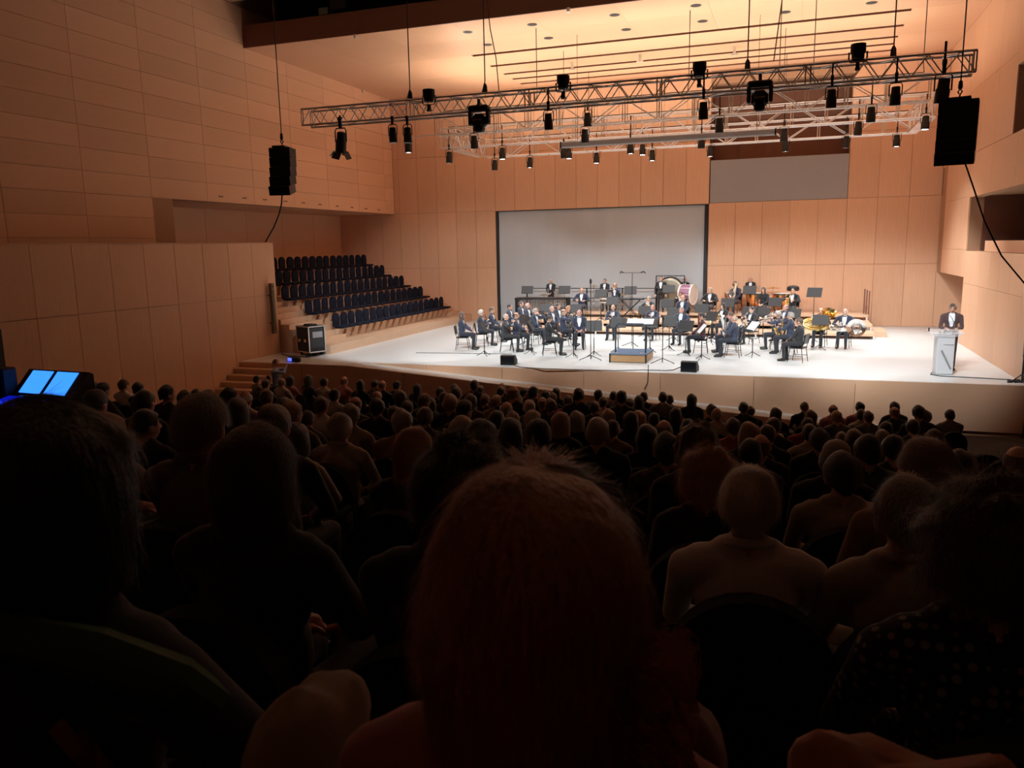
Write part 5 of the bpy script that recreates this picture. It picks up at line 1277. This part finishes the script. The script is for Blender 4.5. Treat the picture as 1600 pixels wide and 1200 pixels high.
c = atD(1470, 1330, .95); heap('orange_jacket', 'orange-brown crumpled jacket over a seat at the bottom right', 'jacket', c, (.20, .13, .11), cloth((.34, .13, .06)), 3)
hall_seat((c.x+.12, YR[0]+.1, zfl(0)), 0, 'dark seat with the orange-brown jacket at the bottom right')
c = atD(1040, 1215, .98); heap('rust_bag', 'rust-brown soft bag beside the auburn-haired woman', 'bag', c, (.07, .10, .09), cloth((.18, .06, .04)), 5)
c = atD(485, 1160, 1.05); heap('pale_knee', 'pale rounded shape of a knee between the two front women', 'knee', c, (.062, .13, .085), cloth((.30, .22, .14)), 8)  # cloth heap standing in for a raised knee

# ------------------------------------------------------------------ sound desk at the left
c = atD(46, 620, 9.3); kz = c.z; yk = c.y
sdk = thing('sound_desk', 'sound mixing desk with two glowing blue screens at the left', 'mixing desk', (c.x-.05, yk-.2, zhead(yk)-1.35), R(-3))
hz = kz-(zhead(yk)-1.35)
MB().box2((-.9, .0, 0), (.6, .75, hz-.12)).build('table', black_m, sdk)
MB().prism([(-.05, hz-.14), (.45, hz-.05), (.72, hz+.23), (.78, hz+.20), (.78, hz-.14)], -.62, .42, 'x').build('console', blackg, sdk)
glow = mat('screen_blue', (.02, .1, .4), .3, emit=(.035, .24, 1.0), estr=1.0)
deep = mat('deck_blue', (.01, .01, .2), .3, emit=(.004, .01, .7), estr=.35)
ang = math.atan2(.28, .27)
for x0 in (-.46, -.03):
    s_ = MB().box((0, 0, 0), (.36, .33, .01)).build('screen', glow, sdk); s_.location = (x0+.12, .588, hz+.096); s_.rotation_euler = (ang, 0, 0)
s_ = MB().box((0, 0, 0), (.98, .36, .008)).build('fader_deck', deep, sdk); s_.location = (-.1, .22, hz-.09); s_.rotation_euler = (math.atan2(.09, .5), 0, 0)
for i in range(22): MB().box((-.55+i*.043, .16+.05*math.sin(i*2.1), hz-.085), (.018, .03, .02)).build('fader', mat('fader_blue', (.05, .08, .5), .3, emit=(.02, .06, .9), estr=.5), sdk)
for x in (-.16, -.06): MB().lathe([(.022, 0), (.022, .012)], 10, Matrix.Translation((x, .39, hz-.055))).build('button', mat('magenta_glow', (.4, .02, .3), .3, emit=(.8, .05, .6), estr=.9), sdk)
m2 = atD(8, 590, 8.6); o = thing('monitor', 'black monitor box standing left of the mixing desk', 'monitor', (m2.x, m2.y+.1, zhead(yk)-1.35+hz-.12), R(-3))
MB().bev((0, 0, .22), (.34, .2, .36), .02).build('screen_body', black_m, o); MB().box((0, 0, .02), (.2, .2, .04)).build('foot', black_m, o)
o.location = sdk.matrix_world @ Vector((0, 0, 0)); o.location = Vector(sdk.location)+Matrix.Rotation(R(-3), 3, 'Z') @ Vector((-.78, .45, hz-.12))
print('AUD', len(AUD), 'rows', {YR[k]: v for k, v in rowcount.items()}, 'bad', [(a[0], round(a[5], 1)) for a in AUD if a[5] > 20])
# loose curls at the right side of the auburn head
rnd2 = random.Random(5); vs, fs = [], []
for i in range(900):
    c0 = Vector((.10+rnd2.random()*.035, -.02+rnd2.uniform(-.05, .03), -.02-rnd2.random()*.10)); r_ = rnd2.uniform(.008, .02); ph = rnd2.uniform(0, 6.28); base = len(vs)
    for j in range(9):
        a_ = ph+j*.75; p_ = c0+Vector((r_*math.cos(a_), .006*j-.02, r_*math.sin(a_)-.004*j)); vs += [tuple(p_), tuple(p_+Vector((.0012, .0, .0012)))]
    fs += [(base+2*j, base+2*j+1, base+2*j+3, base+2*j+2) for j in range(8)]
me = bpy.data.meshes.new('curls'); me.from_pydata(vs, [], fs); me.materials.append(HAIRM['r']); o = ob('curls', me, h0); o['kind'] = 'stuff'
